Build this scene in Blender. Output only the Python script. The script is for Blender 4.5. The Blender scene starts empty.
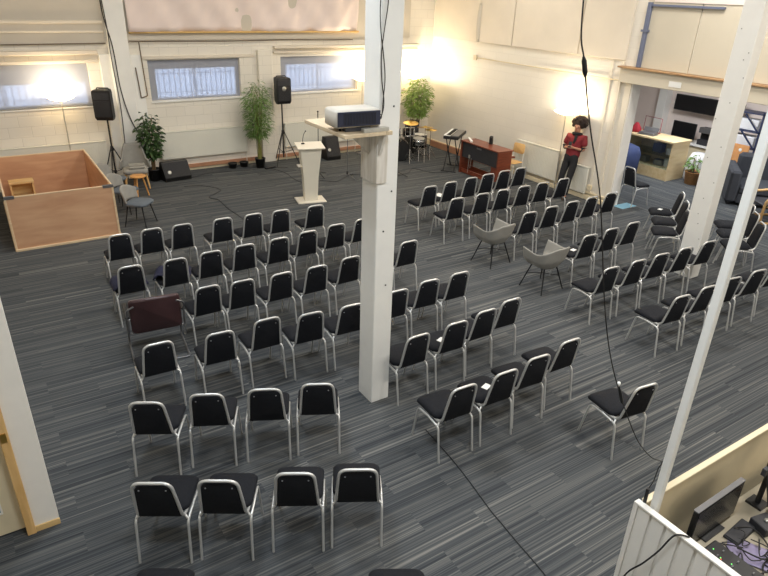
import bpy, math, random
from mathutils import Vector, Matrix
R=math.radians; PI=math.pi
S=bpy.context.scene
COL=S.collection
random.seed(7)

# ------------------------------------------------------------------ materials
MATS={}
def _nt(name):
    m=bpy.data.materials.new(name); m.use_nodes=True
    nt=m.node_tree; b=nt.nodes['Principled BSDF']
    return m,nt,b
def lin(c):
    f=lambda v:(v/12.92 if v<=.04045 else ((v+.055)/1.055)**2.4)
    return tuple(f(x/255) for x in c)+(1,)
def mat(name,col,rough=.6,metal=0,noise=0,nscale=8,bump=0,bscale=60,emit=None,es=1,spec=.5,trans=0,alpha=1):
    """procedural plain material: colour broken up by noise, optional fine bump"""
    m,nt,b=_nt(name); c=lin(col)
    b.inputs['Roughness'].default_value=rough; b.inputs['Metallic'].default_value=metal
    b.inputs['Specular IOR Level'].default_value=spec
    b.inputs['Transmission Weight'].default_value=trans
    b.inputs['Alpha'].default_value=alpha
    tc=nt.nodes.new('ShaderNodeTexCoord')
    if noise:
        n=nt.nodes.new('ShaderNodeTexNoise'); n.inputs['Scale'].default_value=nscale; n.inputs['Detail'].default_value=4
        nt.links.new(tc.outputs['Object'],n.inputs['Vector'])
        r=nt.nodes.new('ShaderNodeValToRGB')
        r.color_ramp.elements[0].position=.3; r.color_ramp.elements[1].position=.7
        r.color_ramp.elements[0].color=tuple(max(0,x*(1-noise)) for x in c[:3])+(1,)
        r.color_ramp.elements[1].color=tuple(min(1,x*(1+noise*.7)) for x in c[:3])+(1,)
        nt.links.new(n.outputs['Fac'],r.inputs['Fac']); nt.links.new(r.outputs['Color'],b.inputs['Base Color'])
    else: b.inputs['Base Color'].default_value=c
    if bump:
        n=nt.nodes.new('ShaderNodeTexNoise'); n.inputs['Scale'].default_value=bscale
        nt.links.new(tc.outputs['Object'],n.inputs['Vector'])
        bp=nt.nodes.new('ShaderNodeBump'); bp.inputs['Strength'].default_value=bump; bp.inputs['Distance'].default_value=.01
        nt.links.new(n.outputs['Fac'],bp.inputs['Height']); nt.links.new(bp.outputs['Normal'],b.inputs['Normal'])
    if emit:
        b.inputs['Emission Color'].default_value=lin(emit); b.inputs['Emission Strength'].default_value=es
    MATS[name]=m; return m
def wood(name,c1,c2,rough=.5,axis='X',scale=3,grain=14):
    m,nt,b=_nt(name); b.inputs['Roughness'].default_value=rough
    tc=nt.nodes.new('ShaderNodeTexCoord'); mp=nt.nodes.new('ShaderNodeMapping')
    s={'X':(1,grain,grain),'Y':(grain,1,grain),'Z':(grain,grain,1)}[axis]
    mp.inputs['Scale'].default_value=s
    n=nt.nodes.new('ShaderNodeTexNoise'); n.inputs['Scale'].default_value=scale; n.inputs['Detail'].default_value=5
    n.inputs['Distortion'].default_value=.4
    r=nt.nodes.new('ShaderNodeValToRGB'); r.color_ramp.elements[0].position=.3; r.color_ramp.elements[1].position=.72
    r.color_ramp.elements[0].color=lin(c1); r.color_ramp.elements[1].color=lin(c2)
    nt.links.new(tc.outputs['Object'],mp.inputs['Vector']); nt.links.new(mp.outputs['Vector'],n.inputs['Vector'])
    nt.links.new(n.outputs['Fac'],r.inputs['Fac']); nt.links.new(r.outputs['Color'],b.inputs['Base Color'])
    MATS[name]=m; return m
def blockwall(name,c,axis,bw=.44,bh=.22,contrast=.93,rough=.55):
    m,nt,b=_nt(name); b.inputs['Roughness'].default_value=rough
    tc=nt.nodes.new('ShaderNodeTexCoord'); sp=nt.nodes.new('ShaderNodeSeparateXYZ'); cb=nt.nodes.new('ShaderNodeCombineXYZ')
    nt.links.new(tc.outputs['Object'],sp.inputs[0])
    nt.links.new(sp.outputs[axis],cb.inputs['X']); nt.links.new(sp.outputs['Z'],cb.inputs['Y'])
    br=nt.nodes.new('ShaderNodeTexBrick'); L=lin(c)
    br.inputs['Scale'].default_value=1; br.inputs['Brick Width'].default_value=bw; br.inputs['Row Height'].default_value=bh
    br.inputs['Mortar Size'].default_value=.008; br.inputs['Mortar Smooth'].default_value=.6
    br.inputs['Color1'].default_value=L; br.inputs['Color2'].default_value=tuple(x*.975 for x in L[:3])+(1,)
    br.inputs['Mortar'].default_value=tuple(x*contrast for x in L[:3])+(1,)
    nt.links.new(cb.outputs[0],br.inputs['Vector']); nt.links.new(br.outputs['Color'],b.inputs['Base Color'])
    bp=nt.nodes.new('ShaderNodeBump'); bp.inputs['Strength'].default_value=.35; bp.inputs['Distance'].default_value=.006; bp.invert=True
    nt.links.new(br.outputs['Fac'],bp.inputs['Height']); nt.links.new(bp.outputs['Normal'],b.inputs['Normal'])
    MATS[name]=m; return m
def carpet(name,along='X'):
    m,nt,b=_nt(name); b.inputs['Roughness'].default_value=.95; b.inputs['Specular IOR Level'].default_value=.15
    N=nt.nodes; L=nt.links
    tc=N.new('ShaderNodeTexCoord'); mp=N.new('ShaderNodeMapping')
    if along=='Y': mp.inputs['Rotation'].default_value=(0,0,R(90))
    L.new(tc.outputs['Object'],mp.inputs['Vector'])
    br=N.new('ShaderNodeTexBrick'); br.inputs['Scale'].default_value=1
    br.inputs['Brick Width'].default_value=1.0; br.inputs['Row Height'].default_value=.25; br.inputs['Mortar Size'].default_value=.0
    br.inputs['Color1'].default_value=(0,0,0,1); br.inputs['Color2'].default_value=(1,1,1,1); br.inputs['Mortar'].default_value=(0,0,0,1)
    L.new(mp.outputs['Vector'],br.inputs['Vector'])
    # per-plank shift of the stripe pattern
    sp=N.new('ShaderNodeSeparateXYZ'); L.new(mp.outputs['Vector'],sp.inputs[0])
    mu=N.new('ShaderNodeMath'); mu.operation='MULTIPLY'; mu.inputs[1].default_value=7.3; L.new(br.outputs['Color'],mu.inputs[0])
    ad=N.new('ShaderNodeMath'); ad.operation='ADD'; L.new(sp.outputs['Y'],ad.inputs[0]); L.new(mu.outputs[0],ad.inputs[1])
    def stripes(sx,sy,sc,det):
        cb=N.new('ShaderNodeCombineXYZ'); 
        a=N.new('ShaderNodeMath'); a.operation='MULTIPLY'; a.inputs[1].default_value=sx; L.new(sp.outputs['X'],a.inputs[0])
        c=N.new('ShaderNodeMath'); c.operation='MULTIPLY'; c.inputs[1].default_value=sy; L.new(ad.outputs[0],c.inputs[0])
        L.new(a.outputs[0],cb.inputs['X']); L.new(c.outputs[0],cb.inputs['Y']); L.new(mu.outputs[0],cb.inputs['Z'])
        n=N.new('ShaderNodeTexNoise'); n.inputs['Scale'].default_value=sc; n.inputs['Detail'].default_value=det; n.inputs['Roughness'].default_value=.65
        L.new(cb.outputs[0],n.inputs['Vector']); return n
    n1=stripes(.12,22,1,3); n2=stripes(.25,70,1,2)
    mx=N.new('ShaderNodeMath'); mx.operation='MULTIPLY_ADD'; mx.inputs[1].default_value=.5; L.new(n2.outputs['Fac'],mx.inputs[0])
    h=N.new('ShaderNodeMath'); h.operation='MULTIPLY'; h.inputs[1].default_value=.5; L.new(n1.outputs['Fac'],h.inputs[0]); L.new(h.outputs[0],mx.inputs[2])
    r=N.new('ShaderNodeValToRGB'); e=r.color_ramp.elements
    e[0].position=.36; e[0].color=lin((54,57,61)); e[1].position=.70; e[1].color=lin((142,140,135))
    q=e.new(.48); q.color=lin((73,76,79)); q=e.new(.58); q.color=lin((98,99,98))
    L.new(mx.outputs[0],r.inputs['Fac'])
    # whole planks a little lighter or darker
    n3=N.new('ShaderNodeTexNoise'); n3.inputs['Scale'].default_value=90; L.new(tc.outputs['Object'],n3.inputs['Vector'])
    mm=N.new('ShaderNodeMix'); mm.data_type='RGBA'; mm.blend_type='MULTIPLY'; mm.inputs['Factor'].default_value=.2
    L.new(r.outputs['Color'],mm.inputs['A'])
    rr=N.new('ShaderNodeValToRGB'); rr.color_ramp.elements[0].color=(.55,.57,.6,1); rr.color_ramp.elements[1].color=(1,1,1,1)
    L.new(br.outputs['Color'],rr.inputs['Fac']); L.new(rr.outputs['Color'],mm.inputs['B'])
    L.new(mm.outputs['Result'],b.inputs['Base Color'])
    bp=N.new('ShaderNodeBump'); bp.inputs['Strength'].default_value=.3; bp.inputs['Distance'].default_value=.004
    L.new(n3.outputs['Fac'],bp.inputs['Height']); L.new(bp.outputs['Normal'],b.inputs['Normal'])
    MATS[name]=m; return m

carpet('carpet'); carpet('carpet_hall','Y')
blockwall('block_x',(232,226,214),'X',contrast=.85); blockwall('block_y',(232,226,214),'Y',contrast=.93)
mat('wall_plain',(226,218,202),.6,noise=.03,nscale=2)
mat('hall_wall',(240,226,218),.7,noise=.03,nscale=2)
mat('clad',(204,196,182),.6,noise=.05,nscale=1.5)
mat('clad_light',(224,214,198),.6,noise=.04,nscale=2)
mat('board_pale',(208,199,180),.65,noise=.04,nscale=1.2)
mat('banner',(236,220,214),.7,noise=.03,nscale=3)
mat('batten',(214,176,110),.5,noise=.1,nscale=12)
mat('tape',(104,88,70),.6)
mat('white_paint',(238,237,232),.5,noise=.03,nscale=4,bump=.1,bscale=25)
mat('white_cool',(238,234,226),.45,noise=.02)
mat('cream',(222,208,176),.55,noise=.03)
mat('radiator',(226,224,212),.4)
mat('ceiling',(225,222,214),.8)
mat('terracotta',(176,128,98),.6,noise=.15,nscale=6)
mat('chair_black',(22,24,30),.85,noise=.25,nscale=40,bump=.25,bscale=300,spec=.3)
mat('chair_metal',(214,214,212),.34,metal=.55)
mat('screw',(200,200,205),.3,metal=.8)
mat('navy',(30,32,56),.9,noise=.2,nscale=12)
mat('black',(20,20,22),.5,noise=.2,nscale=20)
mat('black_gloss',(12,13,16),.2)
mat('charcoal',(48,48,52),.6,noise=.15,nscale=12)
mat('speaker_grille',(30,30,34),.55,bump=.6,bscale=400)
mat('chrome',(205,205,205),.18,metal=1)
mat('grey_metal',(120,120,122),.4,metal=.6)
mat('dark_metal',(40,40,42),.4,metal=.5)
mat('tub_grey',(150,148,142),.75,noise=.06,nscale=8,bump=.15,bscale=200)
mat('felt_grey',(150,148,142),.9,noise=.08,nscale=10,bump=.2,bscale=200)
mat('seat_grey',(96,104,112),.9,noise=.08,nscale=10)
mat('leather_brown',(66,44,46),.32,noise=.18,nscale=6,bump=.2,bscale=40)
wood('ply',(192,146,112),(212,170,134),.5,'X',1.6,5)
wood('ply_y',(190,144,108),(210,168,130),.5,'Y',1.6,5)
wood('pine',(202,160,100),(226,188,130),.45,'Z',3,8)
wood('pine_x',(206,170,112),(228,196,140),.45,'X',3,8)
wood('stool_wood',(196,140,78),(218,164,98),.45,'X',4,6)
wood('shelf_wood',(196,174,142),(216,198,168),.5,'Y',2.5,8)
wood('bracket_wood',(198,190,176),(232,228,220),.6,'Z',3,10)
wood('mahogany',(98,46,30),(134,68,46),.3,'Y',3,10)
wood('beech',(206,162,102),(222,182,124),.45,'Z',3,8)
wood('birch',(216,190,142),(232,210,168),.5,'Y',2,6)
wood('pen_edge',(214,186,148),(232,208,172),.45,'X',3,8)
wood('orange_ply',(204,142,88),(220,160,104),.5,'Y',2,6)
wood('weather_strip',(148,110,74),(190,156,116),.6,'Y',4,10)
mat('lectern_white',(226,220,204),.4)
mat('leaf_dark',(52,78,36),.5,noise=.3,nscale=9)
mat('leaf_mid',(96,128,58),.5,noise=.3,nscale=9)
mat('leaf_light',(132,158,78),.5,noise=.3,nscale=9)
mat('stem',(120,120,60),.6,noise=.2)
mat('trunk',(116,92,62),.8,noise=.2)
mat('soil',(48,36,28),.95,noise=.3,nscale=30)
mat('pot_black',(26,26,26),.45)
mat('basket',(186,136,84),.8,noise=.25,nscale=30,bump=.5,bscale=90)
mat('skin',(172,122,98),.5,noise=.05)
mat('shirt_red',(122,30,38),.8,noise=.15,nscale=12)
mat('cloth_black',(24,24,27),.85,noise=.2,nscale=20)
mat('hair',(44,30,24),.8,noise=.4,nscale=30,bump=.8,bscale=60)
mat('shoe',(60,58,56),.6)
mat('cable',(28,26,26),.5)
mat('floor_cable',(46,46,48),.8)
mat('paper',(236,236,232),.7)
mat('silver',(196,194,186),.3,metal=.6,noise=.1,nscale=14)
mat('projector_white',(206,200,188),.4)
mat('grille_blue',(34,40,62),.35)
mat('brass',(206,168,88),.3,metal=.9,noise=.1)
mat('drum_shell',(34,28,28),.25)
mat('drum_head',(226,224,216),.5)
mat('blue_fabric',(50,62,100),.85,noise=.12,nscale=6)
mat('blue_steel',(116,124,148),.45,metal=.3)
mat('blue_mat',(132,178,198),.7)
mat('sofa',(62,64,70),.9,noise=.12,nscale=8,bump=.2,bscale=120)
mat('red_cloth',(150,30,44),.8)
mat('red_frame',(150,50,58),.5)
mat('rack_blue',(54,64,96),.4,metal=.4)
mat('crate_white',(222,222,224),.5)
mat('screen_dark',(16,17,20),.25)
mat('rug_rim',(150,160,150),.5)
mat('desk',(160,150,130),.5,noise=.04)
mat('led_green',(90,200,90),.4,emit=(110,230,110),es=1.5)
mat('led_red',(200,60,60),.4,emit=(230,60,60),es=1.0)
mat('led_blue',(90,110,220),.4,emit=(110,120,255),es=1.2)
mat('fader',(110,110,112),.4)
mat('teal_strip',(46,92,84),.5)
mat('purple_paper',(150,140,170),.7,noise=.15,nscale=20)
mat('brown_box',(92,58,38),.7,noise=.2)
mat('daylight_blue',(112,150,178),.25,noise=.06,nscale=3)  # flat blue painted for daylight and reflection in the door glass
mat('amber',(214,150,70),.4)
mat('shade_glow',(255,236,200),.5,emit=(255,224,170),es=9)
mat('added_panel_glow',(255,255,255),.5,emit=(255,250,240),es=2)  # glow for the unseen light panels added overhead
mat('black_band',(60,64,78),.5,noise=.1,nscale=10)
mat('outside',(190,205,225),.9)
# window glass and screen-fabric blind (both let the daylight through)
def glassmat():
    m,nt,b=_nt('glass'); 
    t=nt.nodes.new('ShaderNodeBsdfTransparent'); g=nt.nodes.new('ShaderNodeBsdfGlossy'); mx=nt.nodes.new('ShaderNodeMixShader')
    g.inputs['Roughness'].default_value=.05; mx.inputs[0].default_value=.08
    nt.links.new(t.outputs[0],mx.inputs[1]); nt.links.new(g.outputs[0],mx.inputs[2])
    nt.links.new(mx.outputs[0],nt.nodes['Material Output'].inputs['Surface']); MATS['glass']=m
def blindmat():
    m,nt,b=_nt('blind')
    t=nt.nodes.new('ShaderNodeBsdfTransparent'); t.inputs[0].default_value=(.9,.94,1,1)
    d=nt.nodes.new('ShaderNodeBsdfDiffuse'); d.inputs[0].default_value=lin((205,205,212))
    l=nt.nodes.new('ShaderNodeBsdfTranslucent'); l.inputs[0].default_value=lin((200,208,225))
    a=nt.nodes.new('ShaderNodeMixShader'); a.inputs[0].default_value=.4
    nt.links.new(d.outputs[0],a.inputs[1]); nt.links.new(l.outputs[0],a.inputs[2])
    mx=nt.nodes.new('ShaderNodeMixShader'); mx.inputs[0].default_value=.62
    nt.links.new(t.outputs[0],mx.inputs[1]); nt.links.new(a.outputs[0],mx.inputs[2])
    nt.links.new(mx.outputs[0],nt.nodes['Material Output'].inputs['Surface']); MATS['blind']=m
glassmat(); blindmat()
def showcase():
    m,nt,b=_nt('showcase_glass')
    t=nt.nodes.new('ShaderNodeBsdfTransparent'); g=nt.nodes.new('ShaderNodeBsdfGlossy'); mx=nt.nodes.new('ShaderNodeMixShader')
    t.inputs[0].default_value=(.86,.9,.9,1); g.inputs['Roughness'].default_value=.08; mx.inputs[0].default_value=.05
    nt.links.new(t.outputs[0],mx.inputs[1]); nt.links.new(g.outputs[0],mx.inputs[2])
    nt.links.new(mx.outputs[0],nt.nodes['Material Output'].inputs['Surface']); MATS['showcase_glass']=m
showcase()

# ------------------------------------------------------------------ mesh helpers
class G:
    def __init__(s): s.v=[]; s.f=[]; s.sm=[]
    def add(s,vs,fs,smooth=False):
        o=len(s.v); s.v+= [tuple(p) for p in vs]
        for f in fs: s.f.append(tuple(i+o for i in f)); s.sm.append(smooth)
        return s
    def box(s,x0,x1,y0,y1,z0,z1,M=None,b=0):
        if b<=0:
            vs=[(x,y,z) for z in (z0,z1) for y in (y0,y1) for x in (x0,x1)]
            fs=[(0,2,3,1),(4,5,7,6),(0,1,5,4),(2,6,7,3),(0,4,6,2),(1,3,7,5)]
        else:   # chamfered box
            b=min(b,(x1-x0)*.45,(y1-y0)*.45,(z1-z0)*.45)
            vs=[];idx={}
            for ix,X in ((0,(x0,x0+b)),(1,(x1,x1-b))):
                for iy,Y in ((0,(y0,y0+b)),(1,(y1,y1-b))):
                    for iz,Z in ((0,(z0,z0+b)),(1,(z1,z1-b))):
                        idx[ix,iy,iz,0]=len(vs); vs.append((X[0],Y[1],Z[1]))
                        idx[ix,iy,iz,1]=len(vs); vs.append((X[1],Y[0],Z[1]))
                        idx[ix,iy,iz,2]=len(vs); vs.append((X[1],Y[1],Z[0]))
            fs=[]; I=idx
            for i in (0,1):
                q=[I[i,0,0,0],I[i,1,0,0],I[i,1,1,0],I[i,0,1,0]]; fs.append(q if i else q[::-1])
                q=[I[0,i,0,1],I[1,i,0,1],I[1,i,1,1],I[0,i,1,1]]; fs.append(q[::-1] if i else q)
                q=[I[0,0,i,2],I[1,0,i,2],I[1,1,i,2],I[0,1,i,2]]; fs.append(q if i else q[::-1])
            for i in (0,1):
                for j in (0,1):
                    fs.append([I[i,j,0,0],I[i,j,1,0],I[i,j,1,1],I[i,j,0,1]])
                    fs.append([I[i,0,j,0],I[i,1,j,0],I[i,1,j,2],I[i,0,j,2]])
                    fs.append([I[0,i,j,1],I[1,i,j,1],I[1,i,j,2],I[0,i,j,2]])
                    for k in (0,1): fs.append([I[i,j,k,0],I[i,j,k,1],I[i,j,k,2]])
        if M is not None: vs=[M@Vector(p) for p in vs]
        return s.add(vs,fs)
    def tube(s,pts,r,n=8,closed=False,cap=True):
        P=[Vector(p) for p in pts]; m=len(P)
        rr=r if isinstance(r,(list,tuple)) else [r]*m
        def tan(i):
            if closed: return (P[(i+1)%m]-P[(i-1)%m]).normalized()
            return (P[min(i+1,m-1)]-P[max(i-1,0)]).normalized()
        t=tan(0); u=t.orthogonal().normalized(); vs=[];fs=[]
        for i in range(m):
            t=tan(i); u=(u-t*u.dot(t))
            u=u.normalized() if u.length>1e-6 else t.orthogonal().normalized()
            w=t.cross(u)
            for k in range(n):
                a=2*PI*k/n; vs.append(P[i]+(u*math.cos(a)+w*math.sin(a))*rr[i])
        for i in range(m if closed else m-1):
            j=(i+1)%m
            for k in range(n): fs.append((i*n+k,i*n+(k+1)%n,j*n+(k+1)%n,j*n+k))
        s.add(vs,fs,True)
        if cap and not closed:
            s.add(vs[:n],[tuple(range(n))[::-1]]); s.add(vs[-n:],[tuple(range(n))])
        return s
    def loft(s,rings,cap=True,closed=False,smooth=True):
        n=len(rings[0]); vs=[p for r in rings for p in r]; fs=[]
        for i in range(len(rings)-1+(1 if closed else 0)):
            j=(i+1)%len(rings)
            for k in range(n): fs.append((i*n+k,i*n+(k+1)%n,j*n+(k+1)%n,j*n+k))
        if cap and not closed:
            fs.append(tuple(range(n))[::-1]); fs.append(tuple(range((len(rings)-1)*n,len(rings)*n)))
        return s.add(vs,fs,smooth)
    def lathe(s,prof,c=(0,0,0),n=20,M=None,cap=True):
        rings=[]
        for r,z in prof:
            ring=[Vector((r*math.cos(2*PI*k/n),r*math.sin(2*PI*k/n),z)) for k in range(n)]
            if M is not None: ring=[M@p for p in ring]
            rings.append([p+Vector(c) for p in ring])
        return s.loft(rings,cap)
    def ball(s,c,r,n=12,m=8,M=None):
        rx,ry,rz=r if isinstance(r,tuple) else (r,r,r)
        rings=[]
        for i in range(m+1):
            a=-PI/2+PI*i/m; q=max(math.cos(a),.02)
            ring=[Vector((rx*q*math.cos(2*PI*k/n),ry*q*math.sin(2*PI*k/n),rz*math.sin(a))) for k in range(n)]
            if M is not None: ring=[M@p for p in ring]
            rings.append([p+Vector(c) for p in ring])
        return s.loft(rings)
    def grid(s,fn,nu,nv,smooth=True,thick=0):
        vs=[Vector(fn(u/nu,v/nv)) for v in range(nv+1) for u in range(nu+1)]
        W=nu+1; fs=[(v*W+u,v*W+u+1,(v+1)*W+u+1,(v+1)*W+u) for v in range(nv) for u in range(nu)]
        if not thick: return s.add(vs,fs,smooth)
        nr=[Vector((0,0,0)) for _ in vs]
        for f in fs:
            q=(vs[f[2]]-vs[f[0]]).cross(vs[f[3]]-vs[f[1]])
            for i in f: nr[i]+=q
        bk=[p-(q.normalized()*thick if q.length else q) for p,q in zip(vs,nr)]
        n=len(vs); F=list(fs)+[tuple(i+n for i in f[::-1]) for f in fs]
        for u in range(nu):
            F.append((u+1,u,n+u,n+u+1)); a=nv*W+u; F.append((a,a+1,n+a+1,n+a))
        for v in range(nv):
            a=v*W; F.append((a,a+W,n+a+W,n+a)); a=v*W+nu; F.append((a+W,a,n+a,n+a+W))
        return s.add(vs+bk,F,smooth)
    def pad(s,outline,prof,fn=None):
        """outline 2D, prof [(inset,z)], closed top and bottom; fn bends it"""
        cx=sum(p[0] for p in outline)/len(outline); cy=sum(p[1] for p in outline)/len(outline)
        sx=max(p[0] for p in outline)-cx; sy=max(p[1] for p in outline)-cy
        rings=[]
        for ins,z in prof:
            ring=[Vector((cx+(x-cx)*(1-ins/sx),cy+(y-cy)*(1-ins/sy),z)) for x,y in outline]
            if fn: ring=[Vector(fn(p)) for p in ring]
            rings.append(ring)
        return s.loft(rings)
    def mesh(s,name):
        me=bpy.data.meshes.new(name); me.from_pydata([tuple(p) for p in s.v],[],s.f); 
        me.polygons.foreach_set('use_smooth',s.sm); me.update(); return me
def rrect(w,h,r,n=4,cx=0,cy=0,w2=None):
    """rounded rectangle outline; w2 = width at the +y end"""
    w2=w if w2 is None else w2; pts=[]
    for (sx,sy,a0) in ((1,-1,-90),(1,1,0),(-1,1,90),(-1,-1,180)):
        ww=w if sy<0 else w2
        for i in range(n+1):
            a=R(a0+90*i/n); pts.append((cx+sx*(ww/2-r)+r*math.cos(a),cy+sy*(h/2-r)+r*math.sin(a)))
    return pts
def smooth_path(pts,rad=.05,n=4):
    """rounds the inner corners of a polyline"""
    P=[Vector(p) for p in pts]; out=[P[0]]
    for i in range(1,len(P)-1):
        a=(P[i-1]-P[i]); b=(P[i+1]-P[i]); d=min(rad,a.length*.45,b.length*.45)
        p0=P[i]+a.normalized()*d; p1=P[i]+b.normalized()*d
        for k in range(n+1):
            t=k/n; out.append(p0*(1-t)**2+P[i]*2*t*(1-t)+p1*t*t)
    out.append(P[-1]); return out
def catmull(pts,n=6):
    P=[Vector(p) for p in pts]; Q=[P[0]]+P+[P[-1]]; out=[]
    for i in range(1,len(Q)-2):
        for k in range(n):
            t=k/n; a,b,c,d=Q[i-1],Q[i],Q[i+1],Q[i+2]
            out.append(.5*((2*b)+(c-a)*t+(2*a-5*b+4*c-d)*t*t+(3*b-a-3*c+d)*t**3))
    out.append(P[-1]); return out
def bez_subdiv(o,l=1):
    m=o.modifiers.new('s','SUBSURF'); m.levels=l; m.render_levels=l
def OBJ(name,g,material,parent=None,loc=None,rz=None):
    me=g if isinstance(g,bpy.types.Mesh) else g.mesh(name)
    o=bpy.data.objects.new(name,me); COL.objects.link(o)
    if material and not me.materials: me.materials.append(MATS[material])
    if parent: o.parent=parent
    if loc: o.location=loc
    if rz is not None: o.rotation_euler=(0,0,rz)
    return o
def tag(o,label,cat,group=None,kind=None):
    o['label']=label; o['category']=cat
    if group: o['group']=group
    if kind: o['kind']=kind
    return o
def THING(name,label,cat,loc=(0,0,0),rz=0,group=None):
    o=bpy.data.objects.new(name,None); o.empty_display_size=.2; COL.objects.link(o)
    o.location=loc; o.rotation_euler=(0,0,rz); return tag(o,label,cat,group)
def STRUCT(name,g,material,parent=None):
    o=OBJ(name,g,material,parent)
    if parent is None: o['kind']='structure'
    return o
def dup(root,loc,rz,label=None,group=None):
    r=root.copy(); COL.objects.link(r); r.location=loc; r.rotation_euler=(0,0,rz)
    if label: r['label']=label
    if group: r['group']=group
    for ch in list(root.children):
        c=ch.copy(); COL.objects.link(c); c.parent=r
        for g in ch.children:
            d=g.copy(); COL.objects.link(d); d.parent=c
    return r
def bx(*a,**k): return G().box(*a,**k)

# ------------------------------------------------------------------ camera
def camera():
    pitch,roll,yaw=CAMP
    f=Vector((math.sin(yaw)*math.cos(pitch),math.cos(yaw)*math.cos(pitch),-math.sin(pitch)))
    r=Vector((math.cos(yaw),-math.sin(yaw),0)); d=f.cross(r)
    c,s=math.cos(roll),math.sin(roll)
    rr=r*c+d*s; dd=d*c-r*s
    cam=bpy.data.cameras.new('camera'); o=bpy.data.objects.new('camera',cam); COL.objects.link(o)
    m=Matrix((rr,-dd,-f)).transposed().to_4x4(); m.translation=Vector((0,0,4.2)); o.matrix_world=m
    cam.sensor_width=36; cam.lens=615/768*36; cam.clip_end=100; cam.clip_start=.05
    S.camera=o
CAMP=(0.451278230,-0.0356680498,0.583048210)
camera()

# ------------------------------------------------------------------ the setting
YB,XR=15.28,11.45
STRUCT('floor',bx(-3,XR+.25,-3,YB+.3,-.2,0),'carpet')
STRUCT('floor_hall',bx(XR+.25,19,-3,YB+.3,-.2,0),'carpet_hall')
# back wall pierced by three windows
wins=[(-1.2,2.2,1.68,2.57),(3.45,5.62,1.69,2.59),(6.7,8.95,1.70,2.60)]
g=G(); g.box(-3,19,YB,YB+.3,-.2,1.68); g.box(-3,19,YB,YB+.3,2.60,6.4)
xs=[-3]+[x for w in wins for x in w[:2]]+[19]
for i in range(0,len(xs),2): g.box(xs[i],xs[i+1],YB,YB+.3,1.68,2.60)
STRUCT('wall_back',g,'block_x')
for i,(x0,x1,z0,z1) in enumerate(wins):
    g=G(); t=.05
    g.box(x0,x1,YB+.16,YB+.22,z0,z0+t); g.box(x0,x1,YB+.16,YB+.22,z1-t,z1)
    g.box(x0,x0+t,YB+.16,YB+.22,z0+t,z1-t); g.box(x1-t,x1,YB+.16,YB+.22,z0+t,z1-t)
    xm=(x0+x1)/2; g.box(xm-.03,xm+.03,YB+.165,YB+.215,z0+t,z1-t)
    w=STRUCT('window_%d'%(i+1),g,'white_cool')
    OBJ('pane',bx(x0+t,x1-t,YB+.185,YB+.195,z0+t,z1-t),'glass',w)
    g=G(); x=x0+.12
    while x<x1-.1: g.box(x,x+.028,YB+.24,YB+.26,z0+.02,z1-.02); x+=.125
    g.box(x0,x1,YB+.235,YB+.265,z1-.34,z1-.31); g.box(x0,x1,YB+.235,YB+.265,z0+.14,z0+.16)
    OBJ('window_bars',g,'crate_white',w)
    OBJ('roller_blind',bx(x0+.01,x1-.01,YB+.07,YB+.074,z0+.01,z1-.01),'blind',w)
    g=bx(x0-.02,x1+.02,YB-.03,YB+.16,z0-.03,z0)
    OBJ('window_sill',g,'white_paint',w)
    g=G(); g.box(x0+.0,x0+.16,YB+.076,YB+.15,z0,z1); g.box(x1-.1,x1,YB+.076,YB+.15,z0,z1); g.box(x0+.16,x1-.1,YB+.076,YB+.15,z1-(.40 if i==0 else .2),z1); g.box(x0+.16,x1-.1,YB+.076,YB+.15,z0,z0+.05)
    OBJ('inner_frame',g,'wall_plain',w)
# cladding of the upper back wall
g=G()
for z0,z1,p in ((3.42,6.2,.06),(3.22,3.36,.05),(2.96,3.18,.045)): g.box(-3,2.62,YB-p,YB,z0,z1)
STRUCT('trim_1',g,'clad')
g=G(); g.box(-3,2.62,YB-.1,YB,3.36,3.42,b=.01); g.box(-3,2.62,YB-.08,YB,3.18,3.22,b=.01); g.box(-3,2.42,YB-.15,YB,2.76,2.84,b=.01); g.box(-3,2.42,YB-.06,YB,2.58,2.64,b=.01)
STRUCT('trim_2',g,'clad_light')
STRUCT('trim_3',bx(3.06,10.6,YB-.05,YB,3.02,6.2),'clad')
g=G(); g.box(6.5,10.9,YB-.14,YB,2.80,2.86,b=.01); g.box(6.5,10.9,YB-.07,YB,2.68,2.73,b=.01); g.box(3.2,6.0,YB-.03,YB,2.62,2.68)
STRUCT('trim_4',g,'clad_light')
g=G(); g.tube([(x,YB-.06,2.99+.006*math.sin(x*2.1)) for x in [3.06+.3*i for i in range(20)]],.012,6); g.tube([(-3,YB-.06,2.95),(2.62,YB-.06,2.97)],.010,6)
tag(OBJ('wall_cable',g,'tape'),'dark brown cable running level along the back wall under the hanging sheet','cable')
g=G(); g.box(2.66,3.06,YB-.2,YB,0,6.2,b=.012); g.box(2.45,2.66,YB-.08,YB,0,2.75); g.box(3.06,3.3,YB-.08,YB,0,2.72)
STRUCT('trim_5',g,'white_paint')
g=G(); g.box(6.06,6.43,YB-.12,YB,0,2.78,b=.01)
STRUCT('trim_6',g,'block_x')
STRUCT('baseboard_back',bx(-3,XR,YB-.03,YB,0,.05),'cream')
g=G(); g.box(3.3,6.06,YB-.07,YB-.0,.07,.15); g.box(6.43,XR-.1,YB-.07,YB,.07,.15)
STRUCT('trim_7',g,'terracotta')
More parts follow.
